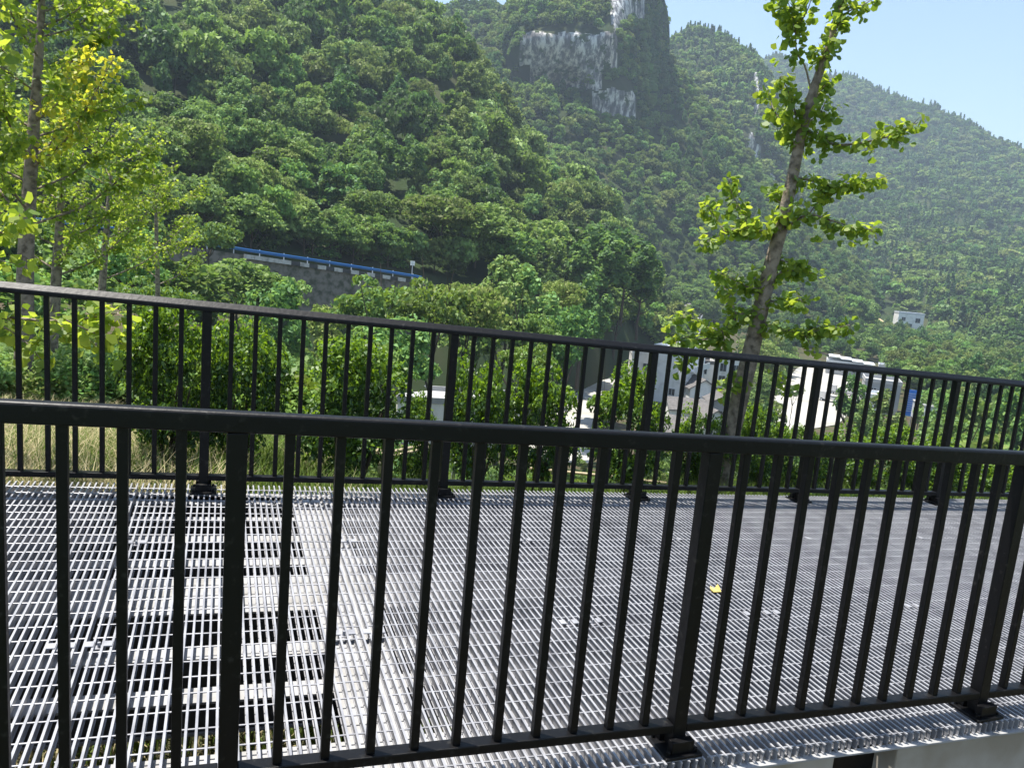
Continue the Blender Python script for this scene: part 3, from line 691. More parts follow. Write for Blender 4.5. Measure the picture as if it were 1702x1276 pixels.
# ------------------------------------------------------------------ ginkgo trees
def fan_leaves(Ppos, axis, nrm, size, rng):
    n = len(Ppos); s = (size * rng.uniform(.7, 1.15, n))[:, None]
    ax = unit(axis); sd = unit(np.cross(ax, nrm)); nn = np.cross(sd, ax)
    pts = [Ppos, Ppos + s * (ax * .52 - sd * .52), Ppos + s * (ax * .86 - sd * .26 - nn * .06), Ppos + s * (ax * .84 + sd * .26 - nn * .06), Ppos + s * (ax * .52 + sd * .52)]
    return np.stack(pts, 1).reshape(-1, 3)
def smooth_path(pts, n):
    A = np.array(pts, float); return catmull(A, np.linspace(0, len(A) - 1, n))
def spray(pts, size, rng, step=.035, per=4, spread=.07):
    """leaves on short spurs along a path"""
    A = np.array(pts); L = np.concatenate([[0], np.cumsum(np.linalg.norm(np.diff(A, axis=0), axis=1))]); m_ = max(2, int(L[-1] / step))
    s = np.linspace(0, L[-1], m_); B = np.stack([np.interp(s, L, A[:, k]) for k in range(3)], 1)
    B = np.repeat(B, per, 0); n = len(B); o = unit(rng.normal(size=(n, 3)) * np.array([1, 1, .75])); base = B + o * spread * rng.uniform(.25, 1, (n, 1))
    axis = o * .8 + np.array([0, 0, -.55]) + rng.normal(size=(n, 3)) * .25
    nrm = unit(np.array([0, 0, 1.]) + rng.normal(size=(n, 3)) * .7)
    return fan_leaves(base, axis, nrm, size, rng)
def ginkgo(label, trunk, radii, branches, leaf, seed, mats=(L_GINK, L_GINKB), split=.35, per=4, step=.035, shoot=.16, extra=None):
    """branches: list of (points, radius, leafy-from fraction, material index or None)"""
    rng = np.random.default_rng(seed); base = np.array(trunk[0]); root = empty('ginkgo_tree', base, label, 'tree', None)
    b = MB(); T = smooth_path(trunk, 26); b.tube(T, np.interp(np.linspace(0, 1, 26), np.linspace(0, 1, len(radii)), radii), 10)
    PO(b.build('trunk', BARK, root, smooth=True), root)
    LV = []; MI = []; bw = MB()
    for pts, r, fr, mi in branches:
        A = smooth_path(pts, 14); bw.tube(A, np.linspace(r, r * .25, 14), 6)
        st = int(fr * 13); seg = A[st:]
        items = [seg]
        L = np.linalg.norm(np.diff(seg, axis=0), axis=1).sum()
        for k in range(int(L / .075)):              # side shoots
            i = rng.integers(0, len(seg)); o = unit(rng.normal(size=3) * np.array([1, 1, .8]) + np.array([0, 0, .15])); ln = shoot * rng.uniform(.4, 1.2) * (1 - .5 * i / len(seg))
            e = seg[i] + o * ln; items.append(np.array([seg[i], seg[i] + o * ln * .5, e])); bw.tube([seg[i], e], [r * .25 + .001, .0012], 4, cap=False)
        for it in items:
            V = spray(it, leaf, rng, step, per); LV.append(V); n = len(V) // 5
            MI.append(np.where(rng.uniform(size=n) < .6, 2, 1) if mi == 2 else (rng.uniform(size=n) < split).astype(int) if mi is None else np.where(rng.uniform(size=n) < .7, mi, 0))
    PO(bw.build('branches', BARK, root, smooth=True), root)
    o = mk_np('foliage', np.concatenate(LV), 5, list(mats) + [L_GINKY], root, np.concatenate(MI)); PO(o, root)
    return root
def PP(lst, d0, dd=0.): return [P(x, y, d0 + dd * k / max(1, len(lst) - 1)) for k, (x, y) in enumerate(lst)]
D = 7.6
tr = [P(x, y, D) for x, y in [(1190, 800), (1222, 690), (1247, 590), (1263, 520), (1284, 430), (1301, 370), (1318, 290), (1334, 215), (1352, 150), (1373, 90), (1396, 10), (1412, -70), (1425, -140)]]
tr[0] = np.array([tr[0][0], tr[0][1], gzp(1190, D) - .1])
br = [(PP([(1336, 212), (1385, 240), (1430, 238), (1480, 226), (1526, 204)], D, -.3), .013, .1, None), (PP([(1316, 295), (1350, 300), (1390, 312), (1430, 303), (1474, 294)], D, .4), .013, .1, None),
      (PP([(1296, 392), (1318, 370), (1345, 356), (1380, 366), (1420, 378), (1448, 382)], D, -.35), .015, .35, None), (PP([(1345, 356), (1360, 335), (1372, 320)], D, .2), .008, 0, None),
      (PP([(1296, 384), (1262, 384), (1225, 380), (1195, 392), (1180, 402)], D, -.3), .011, .15, None), (PP([(1250, 384), (1232, 350), (1216, 320), (1212, 296)], D - .1, .2), .009, .1, None), (PP([(1205, 386), (1188, 362), (1176, 342)], D - .2, .1), .007, .2, None),
      (PP([(1326, 245), (1305, 215), (1285, 180), (1276, 150)], D, .35), .011, .1, None), (PP([(1330, 225), (1320, 180), (1310, 150), (1296, 128)], D, -.3), .010, .2, None), (PP([(1345, 180), (1365, 150), (1382, 130)], D, .2), .009, .2, None), (PP([(1340, 205), (1362, 190), (1374, 165)], D, -.2), .008, .1, None),
      (PP([(1350, 160), (1338, 110), (1324, 88), (1322, 50), (1312, 10), (1296, -30)], D, -.2), .010, .35, None), (PP([(1324, 60), (1308, 25), (1285, 0)], D - .1, .2), .007, .1, None), (PP([(1330, 40), (1345, 10), (1352, -20)], D - .1, -.2), .007, .1, None),
      (PP([(1380, 70), (1392, 50), (1398, 30)], D, -.15), .006, 0, None), (PP([(1385, 45), (1410, 20), (1435, 8), (1456, -4)], D, .2), .009, .1, None), (PP([(1368, 105), (1378, 82), (1385, 60)], D, -.2), .007, 0, None), (PP([(1400, 10), (1395, -20), (1380, -40)], D, .1), .007, 0, None),
      (PP([(1272, 478), (1245, 478), (1215, 462), (1192, 452)], D, -.25), .011, .1, None), (PP([(1262, 520), (1235, 520), (1205, 545), (1170, 565), (1140, 560), (1118, 570)], D, -.4), .013, .1, None), (PP([(1190, 555), (1170, 540), (1150, 528), (1128, 528)], D - .2, -.2), .007, 0, None), (PP([(1150, 568), (1140, 592), (1136, 606)], D - .4, -.05), .006, 0, None),
      (PP([(1225, 525), (1215, 500), (1205, 480), (1200, 458)], D - .1, .2), .008, 0, None), (PP([(1200, 548), (1205, 575), (1190, 590)], D - .2, .1), .007, 0, None),
      (PP([(1274, 470), (1300, 452), (1335, 450), (1366, 460)], D, .3), .011, .05, None), (PP([(1262, 535), (1290, 545), (1330, 552), (1372, 548), (1412, 540)], D, -.3), .013, .2, None), (PP([(1335, 552), (1345, 570), (1352, 584)], D - .2, 0), .006, 0, None), (PP([(1280, 500), (1310, 505), (1340, 500)], D, -.3), .009, .1, None),
      (PP([(1290, 430), (1310, 436), (1330, 440)], D, .2), .007, .2, None), (PP([(1300, 375), (1312, 350), (1330, 335)], D, -.2), .007, .1, None), (PP([(1308, 350), (1290, 330), (1288, 312)], D, .2), .006, .2, None), (PP([(1250, 590), (1275, 610), (1300, 630), (1306, 650)], D, .1), .006, .6, None), (PP([(1240, 610), (1220, 640), (1205, 660)], D, -.2), .006, .3, None)]
ginkgo('leaning ginkgo with sparse leafy branches against the sky, right of the pale road', tr, [.098, .09, .082, .074, .067, .06, .053, .047, .041, .034, .026, .018, .012], br, .072, 3, split=.35, per=5, step=.042, shoot=.17)
def auto_branches(trunk, n, lmin, lmax, seed, s0=.12, yellow=None, up=.75):
    rng = np.random.default_rng(seed); T = smooth_path(trunk, 60); out = []
    for k in range(n):
        t = s0 + (1 - s0) * (k + rng.uniform()) / n; p = T[int(t * 59)]; a = k * 2.4 + rng.uniform(-.5, .5); l = rng.uniform(lmin, lmax) * (1.15 - .75 * t)
        dr = np.array([math.cos(a), math.sin(a), 0]); e1 = p + dr * l * .45 + np.array([0, 0, l * up * .30]); e2 = p + dr * l * .8 + np.array([0, 0, l * up * .75]); e3 = p + dr * l + np.array([0, 0, l * up * 1.05])
        out.append(([p, e1, e2, e3], .010 + .012 * (1 - t), .22, 2 if yellow and yellow(e2) else None))
        if l > .9:
            for q in range(2):
                a2 = a + rng.uniform(-1, 1); m_ = e1 * .5 + e2 * .5; d2 = np.array([math.cos(a2), math.sin(a2), .35]) * l * .45
                out.append(([m_, m_ + d2 * .5, m_ + d2 + np.array([0, 0, .05])], .006, .1, 2 if yellow and yellow(m_ + d2) else None))
    return out
def proj(p):
    v = R.T @ (np.array(p) - CAM); return CX + F * v[0] / -v[2], CY - F * v[1] / -v[2]
def isyel(p):
    x, y = proj(p); return 90 < x < 160 and 70 < y < 205
d1 = 10.5; t1 = [P(x, y, d1) for x, y in [(32, 760), (38, 640), (41, 540), (42, 450), (45, 380), (50, 300), (56, 210), (63, 120), (68, 30), (72, -60), (76, -170)]]
t1[0] = np.array([t1[0][0], t1[0][1], gzp(32, d1) - .1])
ginkgo('tall ginkgo with a thick bare lower trunk and a patch of yellow leaves, left edge', t1, [.112, .104, .095, .088, .08, .072, .06, .048, .038, .028, .018], auto_branches(t1, 28, 1.1, 2.0, 5, .40, isyel), .062, 11, split=.45, per=4, step=.055, shoot=.22)
d2 = 13.5; t2 = [P(x, y, d2) for x, y in [(78, 720), (84, 620), (90, 520), (95, 440), (101, 350), (106, 260), (110, 190)]]; t2[0] = np.array([t2[0][0], t2[0][1], gzp(78, d2) - .1])
ginkgo('second ginkgo with a thin trunk, just right of the thick trunked one', t2, [.095, .088, .08, .07, .055, .035, .015], auto_branches(t2, 22, 1.1, 2.0, 6, .45), .062, 12, split=.45, per=4, step=.065, shoot=.22)
d3 = 18.; t3 = [P(x, y, d3) for x, y in [(160, 640), (166, 540), (172, 450), (178, 370), (184, 300), (188, 240)]]; t3[0] = np.array([t3[0][0], t3[0][1], gzp(160, d3) - .1])
ginkgo('third ginkgo of the row, smaller and behind the thin trunked one', t3, [.09, .08, .07, .055, .035, .015], auto_branches(t3, 20, 1.2, 2.2, 7, .35), .062, 13, split=.4, per=3, step=.08, shoot=.28)
d4 = 23.; t4 = [P(x, y, d4) for x, y in [(262, 620), (262, 540), (262, 460), (260, 390), (258, 320), (256, 280)]]; t4[0] = np.array([t4[0][0], t4[0][1], gzp(262, d4) - .1])
ginkgo('farthest ginkgo of the row, left of the blue guardrail', t4, [.08, .07, .06, .05, .03, .012], auto_branches(t4, 16, 1.1, 1.9, 8, .35), .068, 14, split=.4, per=3, step=.09, shoot=.32)
d5 = 6.2; t5 = [P(x, y, d5) for x, y in [(-420, 820), (-420, 600), (-415, 400), (-405, 200), (-395, 0), (-385, -200)]]; t5[0] = np.array([t5[0][0], t5[0][1], gzp(-420, d5) - .1])
b5 = [(PP([(-416, 470), (-260, 490), (-90, 512), (20, 528), (90, 534), (150, 528), (196, 520)], 6.2, -.7), .016, .45, 1), (PP([(-60, 515), (10, 545), (50, 575), (70, 600)], 5.8, -.3), .008, .2, 1), (PP([(60, 532), (110, 548), (150, 566), (178, 590)], 5.6, -.1), .006, .1, 1), (PP([(110, 532), (160, 555), (205, 572)], 5.5, -.1), .006, .2, 1),
      (PP([(-416, 430), (-250, 430), (-90, 415), (-20, 400), (18, 372), (40, 350)], 6.2, -.6), .014, .55, 1), (PP([(-60, 415), (-10, 430), (30, 440)], 5.8, -.2), .006, .2, 1), (PP([(-400, 90), (-250, 70), (-100, 45), (-30, 20), (5, 5)], 6.2, -.9), .014, .6, 1), (PP([(-60, 40), (-15, 60), (4, 85)], 5.6, -.3), .006, .3, 1)]
ginkgo('ginkgo outside the left edge whose bright large leaved branches hang into view', t5, [.12, .11, .095, .08, .06, .03], b5, .075, 15, (L_GINK, L_GINKB), .7, per=3, step=.045, shoot=.12)
# leaning prop pole beside the trunks
b = MB(); a0 = P(74, 795, 6.6); a0[2] = gzp(74, 6.6) - .05; a1 = P(-60, 655, 8.2)
b.tube([a0, a0 * .5 + a1 * .5 + np.array([0, 0, .02]), a1], [.066, .062, .055], 9)
tag(b.build('wooden_pole', BARK, smooth=True), 'leaning weathered wooden prop pole under the left ginkgo', 'pole')

# ------------------------------------------------------------------ shrubs and grass on the bank
def shrub_meshes(seed):
    rng = np.random.default_rng(seed); n = 8500
    C, Nn = crown_pts(n, .5, .5, .54, 34, rng, flat=.85, lobe_r=.40)
    C[:, 2] = np.maximum(C[:, 2], .06 + .1 * rng.uniform(size=n)); V = leaf_quads(C, unit(Nn + np.array([0, 0, .5]) + rng.normal(size=(n, 3)) * .5), .040, .55, .3, rng)
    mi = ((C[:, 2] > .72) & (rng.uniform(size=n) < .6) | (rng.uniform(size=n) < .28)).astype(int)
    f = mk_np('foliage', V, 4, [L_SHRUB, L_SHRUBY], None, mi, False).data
    b = MB()
    for k in range(7):
        a = rng.uniform(0, 6.28); r = rng.uniform(.02, .05); e = rng.uniform(.15, .3)
        b.tube([(math.cos(a) * r, math.sin(a) * r, -.05), (math.cos(a) * (r + e) / 2, math.sin(a) * (r + e) / 2, .25), (math.cos(a) * e, math.sin(a) * e, .55)], [.018, .014, .006], 6)
    return f, data_of(b.build('stems', BARKD))
SH = [shrub_meshes(70 + k) for k in range(3)]
SHRUBS = [(272, 498, 5.85, 118, 'below the first far railing post, bushiest of the row'), (402, 512, 5.95, 122, 'second in the row, right of the bushiest one'), (590, 552, 6.05, 158, 'between the first and second far railing posts'), (694, 650, 6.3, 56, 'small, next to the white building seen below'), (800, 580, 6.0, 96, 'right of the second far railing post'),
          (898, 596, 6.1, 104, 'in front of the pale road below'), (1044, 604, 6.0, 112, 'left of the third far railing post'), (1168, 672, 6.1, 84, 'under the grey tiled roofs'), (1262, 668, 6.2, 74, 'at the foot of the leaning ginkgo'), (1326, 704, 6.1, 70, 'right of the leaning ginkgo, left of the fourth post'),
          (1398, 702, 6.2, 84, 'below the bright yard, right of the fourth post'), (1478, 702, 6.25, 88, 'below the slender trees before the grey wall'), (1556, 722, 6.2, 88, 'below the white cabins'), (1640, 745, 6.3, 96, 'last of the row by the right edge')]
for k, (px, py, d, wp, wh) in enumerate(SHRUBS):
    h = az_dir(px, py + 70); d = d / h[1]; x, y = h * d; z = float(gz(x, y)); hh = P(px, py, d)[2] - z; wd = wp / 1290 * d * 1.4
    root = empty('evergreen_shrub', (x, y, z - .04), 'glossy evergreen shrub ' + wh, 'shrub', 'shrubs along the far railing'); root.rotation_euler[2] = k * 1.7
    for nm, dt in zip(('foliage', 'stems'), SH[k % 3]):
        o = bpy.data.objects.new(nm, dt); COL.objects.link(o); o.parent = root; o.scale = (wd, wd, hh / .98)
def blades(name, n, area, hmin, hmax, m_, rng, lean=.5, wid=.006, zoff=0., clump=None):
    x = rng.uniform(area[0], area[1], n); y = rng.uniform(area[2], area[3], n)
    if clump is not None:
        k = clump(x, y) > rng.uniform(-.6, .6, n); x, y = x[k], y[k]; n = len(x)
    z = gz(x, y) + zoff - .01; a = rng.uniform(0, 6.28, n); h = rng.uniform(hmin, hmax, n); l = lean * h * rng.uniform(.2, 1.2, n)
    p = np.stack([x, y, z], 1); dr = np.stack([np.cos(a), np.sin(a), 0 * a], 1); sd = np.stack([-np.sin(a), np.cos(a), 0 * a], 1) * (wid * rng.uniform(.6, 1.3, n))[:, None]
    up = np.stack([0 * a, 0 * a, h], 1); mid = p + up * .62 + dr * l[:, None] * .35; tip = p + up * (1 - .25 * (l / h)[:, None] * .5) + dr * l[:, None]
    V = np.concatenate([np.stack([p - sd, p + sd, mid + sd * .8, mid - sd * .8], 1).reshape(-1, 3), np.stack([mid - sd * .8, mid + sd * .8, tip + sd * .1, tip - sd * .1], 1).reshape(-1, 3)])
    return tag(mk_np(name, V, 4, m_), kind='stuff')
rng = np.random.default_rng(77)
blades('dry_grass', 60000, (-4.2, .9, 4.85, 8.6), .12, .42, G_DRY, rng, 1.0, .0024, clump=lambda x, y: vnoise(x, y, .7, 9) * .8 + .05 - .5 * (x > .1))
blades('green_grass', 60000, (-5., 1.8, 4.9, 10.5), .12, .40, G_GRN, rng, .7, .0030, clump=lambda x, y: vnoise(x, y, .8, 11) * .9 + .15 + .25 * (x > -.6))
blades('green_grass', 40000, (1.2, 9., 4.85, 9.), .12, .36, G_GRN, rng, .6, .0026, clump=lambda x, y: vnoise(x, y, .9, 12) * .5 + .25)
blades('green_grass', 9000, (-1.2, 2.6, 2.25, 3.3), .05, .15, G_GRN, rng, .6, .004, clump=lambda x, y: vnoise(x, y, .5, 13) * .8 + .3)
blades('dry_grass', 2500, (-1.6, .3, 2.25, 3.3), .04, .13, G_DRY, rng, .9, .004)
# leafy weeds among the grass
def weed_mat_patch():
    rng = np.random.default_rng(81); n = 5200; x = rng.uniform(-4, 9, n); y = rng.uniform(5.0, 9.5, n); k = vnoise(x, y, .9, 14) > .0; x, y = x[k], y[k]; n = len(x)
    C = np.stack([x, y, gz(x, y) + rng.uniform(.02, .38, n) ** 1.2], 1); V = leaf_quads(C, unit(np.array([0, 0, .9]) + rng.normal(size=(n, 3)) * .55), .055, .6, .3, rng)
    tag(mk_np('weeds', V, 4, [L_BRIGHT, L_MID], None, (rng.uniform(size=n) < .6).astype(int)), kind='stuff')
weed_mat_patch()
def strap_plant(x, y, z, label):
    b = MB()
    for k in range(9):
        a = k * .7 + .3; l = .5 + .3 * random.random(); pts = [np.array([x, y, z])]
        for i in range(1, 6):
            t = i / 5; pts.append(np.array([x + math.cos(a) * l * .5 * t * t, y + math.sin(a) * l * .5 * t * t, z + l * 1.5 * t * (1 - .32 * t)]))
        side = np.array([-math.sin(a), math.cos(a), 0]); vs = []
        for i, p in enumerate(pts):
            wv = .013 * math.sin(math.pi * (i + .7) / 6.2); vs += [p - side * wv, p + np.array([0, 0, -.004]), p + side * wv]
        b.add(vs, [(3 * i + j, 3 * i + j + 1, 3 * i + j + 4, 3 * i + j + 3) for i in range(5) for j in range(2)])
    tag(b.build('strap_leaved_plant', L_BRIGHT, smooth=True), label, 'plant')
strap_plant(-.66, 1.62, -.5, 'strap leaved green plant poking into the bottom left corner')

# ------------------------------------------------------------------ left slope road, parapet, guard rail, retaining wall
xs = list(range(-300, 901, 20)); E_ = [roadpt(x) for x in xs]
def away(i):
    t = E_[min(i + 1, len(E_) - 1)] - E_[max(i - 1, 0)]; t[2] = 0; t /= np.linalg.norm(t); nrm = np.array([-t[1], t[0], 0])
    return nrm if nrm @ np.array([*FWD, 0]) > 0 else -nrm
b = MB(); vs = []
for i, e in enumerate(E_): vs += [e, e + away(i) * 6.5]
b.add(vs, [(2 * i, 2 * i + 2, 2 * i + 3, 2 * i + 1) for i in range(len(E_) - 1)]); tag(b.build('road', ASPH), kind='structure')
b = MB()
for i in range(len(E_) - 1):
    if xs[i] < 160 or xs[i] > 720: continue
    q0, q1 = E_[i] - away(i) * .02, E_[i + 1] - away(i + 1) * .02
    n0, n1 = away(i), away(i + 1); h0 = 6.0
    b.add([q0 - n0 * .35 - [0, 0, h0], q1 - n1 * .35 - [0, 0, h0], q1 + [0, 0, -.03], q0 + [0, 0, -.03], q0 + n0 * .5 - [0, 0, h0], q1 + n1 * .5 - [0, 0, h0], q1 + n1 * .5 - [0, 0, .05], q0 + n0 * .5 - [0, 0, .05]],
          [(0, 1, 2, 3), (5, 4, 7, 6), (3, 2, 6, 7), (0, 4, 5, 1), (0, 3, 7, 4), (1, 5, 6, 2)])
tag(b.build('stone_wall', STONE), 'dark stone retaining wall carrying the hillside road', 'wall')
rt = empty('guardrail', roadpt(430), 'long blue steel guardrail along the hillside road', 'guardrail')
def along(px0, px1, step):
    out = []; px = px0
    while px < px1:
        out.append(px); a = roadpt(px); c = roadpt(px + 1); px += step / max(1e-6, math.hypot(*(c - a)[:2]))
    return out
g = along(-120, 700, 1.0); b = MB()
prof = [(-.05, .40), (-.09, .45), (-.09, .50), (-.04, .56), (-.09, .62), (-.09, .68), (-.05, .74), (-.02, .74), (-.02, .40)]
for p, q in zip(g[:-1], g[1:]):
    A_, B_ = roadpt(p), roadpt(q); b.prism(prof, A_, B_)
PO(b.build('rail', BLUE, rt), rt)
for i, p in enumerate(along(-100, 695, 3.0)):
    A_ = roadpt(p); b = MB(); b.box(A_[0] - .06, A_[0] + .06, A_[1] + .0, A_[1] + .12, A_[2] - .2, A_[2] + .85); PO(b.build('post', SHEET, rt), rt)
g = along(405, 700, 1.15); b = MB()
for i, (p, q) in enumerate(zip(g[:-1], g[1:])):
    q = p + (q - p) * .97
    A_, B_ = roadpt(p), roadpt(q); black = (i % 2 == 1) and 470 < p < 680
    if p > 470 or i < 99: b.prism([(-.32, -.4), (-.03, -.4), (-.03, .08), (-.32, .08)] if not black else [(-.30, -.4), (-.03, -.4), (-.03, .07), (-.30, .07)], A_, B_, 1 if black else 0)
tag(b.build('parapet', [WHTB, BLKW]), 'low parapet of alternating black and white blocks on the stone retaining wall', 'parapet')
A_ = roadpt(684); b = MB(); b.tube([A_, A_ + [0, 0, 2.3]], .05, 6); b.box(A_[0] - .3, A_[0] + .3, A_[1] - .03, A_[1] - .01 + .03, A_[2] + 1.9, A_[2] + 2.5, 1)
tag(b.build('road_sign', [SHEET, WHITE]), 'thin pale sign post at the right end of the blue guardrail', 'sign')

# ------------------------------------------------------------------ valley road, yard, buildings
b = MB(); n = len(roadL); RLs, RRs = smooth_path(roadL, 60), smooth_path(roadR, 60); vs = []
for p, q in zip(RLs, RRs):
    for r_ in (p, q): vs.append((r_[0], r_[1], max(float(gz(r_[0], r_[1])) + .08, -22.9)))
b.add(vs, [(2 * i, 2 * i + 1, 2 * i + 3, 2 * i + 2) for i in range(59)]); tag(b.build('road', CONCR), kind='structure')
b = MB()
for i in range(0, 59):
    p, q = np.array(vs[2 * i]), np.array(vs[2 * i + 2]); b.prism([(0, -.3), (.35, -.3), (.35, .45), (0, .45)], p, q)
tag(b.build('roadside_wall', CONC), 'low concrete wall along the left side of the pale valley road', 'wall')
b = MB(); b.add([(*q, -22.86) for q in YARDPOLY], [tuple(range(len(YARDPOLY)))]); tag(b.build('yard', CONCR), kind='structure')
b = MB(); b.add([tuple(fl(*q, -22.9)) for q in [(1186, 524), (1205, 512), (1218, 516), (1212, 528), (1195, 532)]], [(0, 1, 2, 3, 4)]); tag(b.build('field', L_BRIGHT), kind='structure')

def house(name, label, px, d, w_, dep, h, rot, wallm, wins=(), roof='flat', roofm=TILE, zb=None, cat='house', over=.35, rh=None, extra=None, chim=False):
    """front faces the camera when rot=0; wins: (x from centre, z of sill, width, height) on the front, or with 5th item 'r'/'l' on a side"""
    hd = az_dir(px, H(px) + 1290 * (CZ - (zb if zb is not None else -21.)) / d); x, y = hd * d; z = zb if zb is not None else float(gz(x, y)); a = math.atan2(hd[1], hd[0]) - math.pi / 2 + rot
    root = empty(name, (x, y, z - .2), label, cat); root.rotation_euler[2] = a
    b = MB(); b.box(-w_ / 2, w_ / 2, 0, dep, 0, h + .2); b.build('wall', wallm, root)
    if roof == 'flat':
        b = MB(); b.box(-w_ / 2 - .12, w_ / 2 + .12, -.12, dep + .12, h + .2, h + .34); t = .15
        for (x0, x1, y0, y1) in ((-w_ / 2 - .1, w_ / 2 + .1, -.1, .1), (-w_ / 2 - .1, w_ / 2 + .1, dep - .1, dep + .1), (-w_ / 2 - .1, -w_ / 2 + .1, .1, dep - .1), (w_ / 2 - .1, w_ / 2 + .1, .1, dep - .1)): b.box(x0, x1, y0, y1, h + .34, h + .95)
        b.build('roof', roofm, root)
    else:
        rh = rh or dep * .28; b = MB(); o_ = over; t = .16
        xs_ = (-w_ / 2 - o_, w_ / 2 + o_); zt = h + .2
        pr = [(-o_, zt - .1), (dep / 2, zt + rh), (dep + o_, zt - .1), (dep + o_, zt - .1 + t), (dep / 2, zt + rh + t), (-o_, zt - .1 + t)]
        if roof == 'gable':
            vs = [(xx, yy, zz) for xx in xs_ for yy, zz in pr]; b.add(vs, [(i, (i + 1) % 6, 6 + (i + 1) % 6, 6 + i) for i in range(6)] + [(5, 4, 1, 0), (4, 3, 2, 1), (6, 7, 10, 11), (7, 8, 9, 10)])
            g2 = MB()
            for xx in (-w_ / 2, w_ / 2 - .1): g2.add([(xx, 0, zt), (xx, dep, zt), (xx, dep / 2, zt + rh - .02), (xx + .1, 0, zt), (xx + .1, dep, zt), (xx + .1, dep / 2, zt + rh - .02)], [(0, 2, 1), (3, 4, 5), (0, 3, 5, 2), (1, 2, 5, 4)])
            g2.build('gable', wallm, root)
        else:   # gable end faces the camera
            pr = [(-w_ / 2 - o_, zt - .1), (0, zt + rh), (w_ / 2 + o_, zt - .1), (w_ / 2 + o_, zt - .1 + t), (0, zt + rh + t), (-w_ / 2 - o_, zt - .1 + t)]
            vs = [(xx, yy, zz) for yy in (-o_, dep + o_) for xx, zz in pr]; b.add(vs, [(i, (i + 1) % 6, 6 + (i + 1) % 6, 6 + i) for i in range(6)] + [(5, 4, 1, 0), (4, 3, 2, 1), (6, 7, 10, 11), (7, 8, 9, 10)])
            g2 = MB()
            for yy in (0, dep - .1): g2.add([(-w_ / 2, yy, zt), (w_ / 2, yy, zt), (0, yy, zt + rh - .02), (-w_ / 2, yy + .1, zt), (w_ / 2, yy + .1, zt), (0, yy + .1, zt + rh - .02)], [(0, 1, 2), (3, 5, 4), (0, 2, 5, 3), (1, 4, 5, 2)])
            g2.build('gable', wallm, root)
        b.build('roof', roofm, root)
    for wn in wins:
        cx, cz, ww, wh = wn[:4]; side = wn[4] if len(wn) > 4 else 'f'; f = MB(); p = MB(); fr = .07
        for bb, ins, dp0, dp1 in ((f, 0, -.04, .0), ):
            for (a0_, a1_, c0_, c1_) in ((-ww / 2 - fr, -ww / 2, -fr, wh + fr), (ww / 2, ww / 2 + fr, -fr, wh + fr), (-ww / 2, ww / 2, -fr, 0), (-ww / 2, ww / 2, wh, wh + fr), (-.03, .03, 0, wh)):
                if side == 'f': f.box(cx + a0_, cx + a1_, -.05, .004, cz + c0_ + .2, cz + c1_ + .2)
                else:
                    xx = w_ / 2 if side == 'r' else -w_ / 2
                    f.box(xx - .004 if side == 'r' else xx - .05, xx + .05 if side == 'r' else xx + .004, cx + a0_, cx + a1_, cz + c0_ + .2, cz + c1_ + .2)
        if side == 'f': p.box(cx - ww / 2, cx + ww / 2, -.012, .006, cz + .2, cz + wh + .2)
        else:
            xx = w_ / 2 if side == 'r' else -w_ / 2; p.box(xx - .012, xx + .012, cx - ww / 2, cx + ww / 2, cz + .2, cz + wh + .2)
        fo = f.build('window', SHEET, root); p.build('pane', GLASS, fo)
    if extra: extra(root)
    return root
def balconies(w_, dep, h):
    def f(root):
        for z in (3.2, 6.4):
            b = MB(); b.box(w_ / 2, w_ / 2 + 1.3, 1., dep - 1., z, z + .16)
            b.box(w_ / 2 + 1.22, w_ / 2 + 1.3, 1., dep - 1., z + .16, z + 1.1)
            b.build('balcony', SHEET, root)
        for z in (2.0, 4.6, 5.4):
            b = MB(); b.box(w_ / 2 + .02, w_ / 2 + .35, .4, 1.0, z, z + .6); b.build('air_conditioner', SHEET, root)
        b = MB(); b.tube([(w_ / 2 - .35, -.06, .2), (w_ / 2 - .35, -.06, h)], .06, 6); b.build('drainpipe', SHEET, root)
    return f
house('apartment_house', 'tall white house with a blank end wall beside the valley road', 1108, 144, 6.4, 12, 9.8, -.30, WHITE, [(1.0, 1.6, 1.1, 1.2), (4.5, 4, 1.3, 1.4, 'r'), (8, 4, 1.3, 1.4, 'r'), (4.5, 7, 1.3, 1.4, 'r'), (8, 7, 1.3, 1.4, 'r')], 'flat', SHEET, extra=balconies(6.4, 12, 9.8))
house('house', 'white two storey house half hidden left of the tall blank walled house', 1066, 152, 4.6, 7, 7.6, .1, WHITE, [(.6, 4.6, 1.2, 1.3), (-1.2, 1.6, 1.1, 1.2)], 'flat', WHITE)
house('house', 'low white house with a long grey tiled roof, nearest of the cluster', 1148, 122, 6.4, 5.2, 3.0, .25, WHITE, [(-1.3, 1., .9, 1.1), (3.2, .9, .9, 1.2, 'r')], 'gable', TILE)
house('house', 'grey roofed cottage with its gable end turned to the railing', 1170, 142, 5.2, 6.5, 3.6, .35, WHITE, [(-1.1, 1.1, .9, 1.1)], 'end', TILE, rh=1.7)
house('house', 'small shed with a dark pitched roof beside the ginkgo trunk', 1202, 132, 4., 4.5, 3.2, .3, GREYW, [(0, 1., .8, .9)], 'end', TILE, rh=1.2)
house('house', 'white flat roofed house behind the grey roofed cottage', 1182, 172, 5.2, 7, 4.8, .2, WHITE, [(-1.6, 2.6, 1.2, 1.3), (1.6, 2.6, 1.2, 1.3)], 'flat', TILE)
house('house', 'white house with dark windows just left of the ginkgo trunk', 1210, 172, 6., 7, 6.2, .2, WHITE, [(-1.2, 3.7, 1.3, 1.7), (1.5, 3.7, 1.1, 1.5), (-1.2, 1., 1.3, 1.7)], 'flat', SHEET)
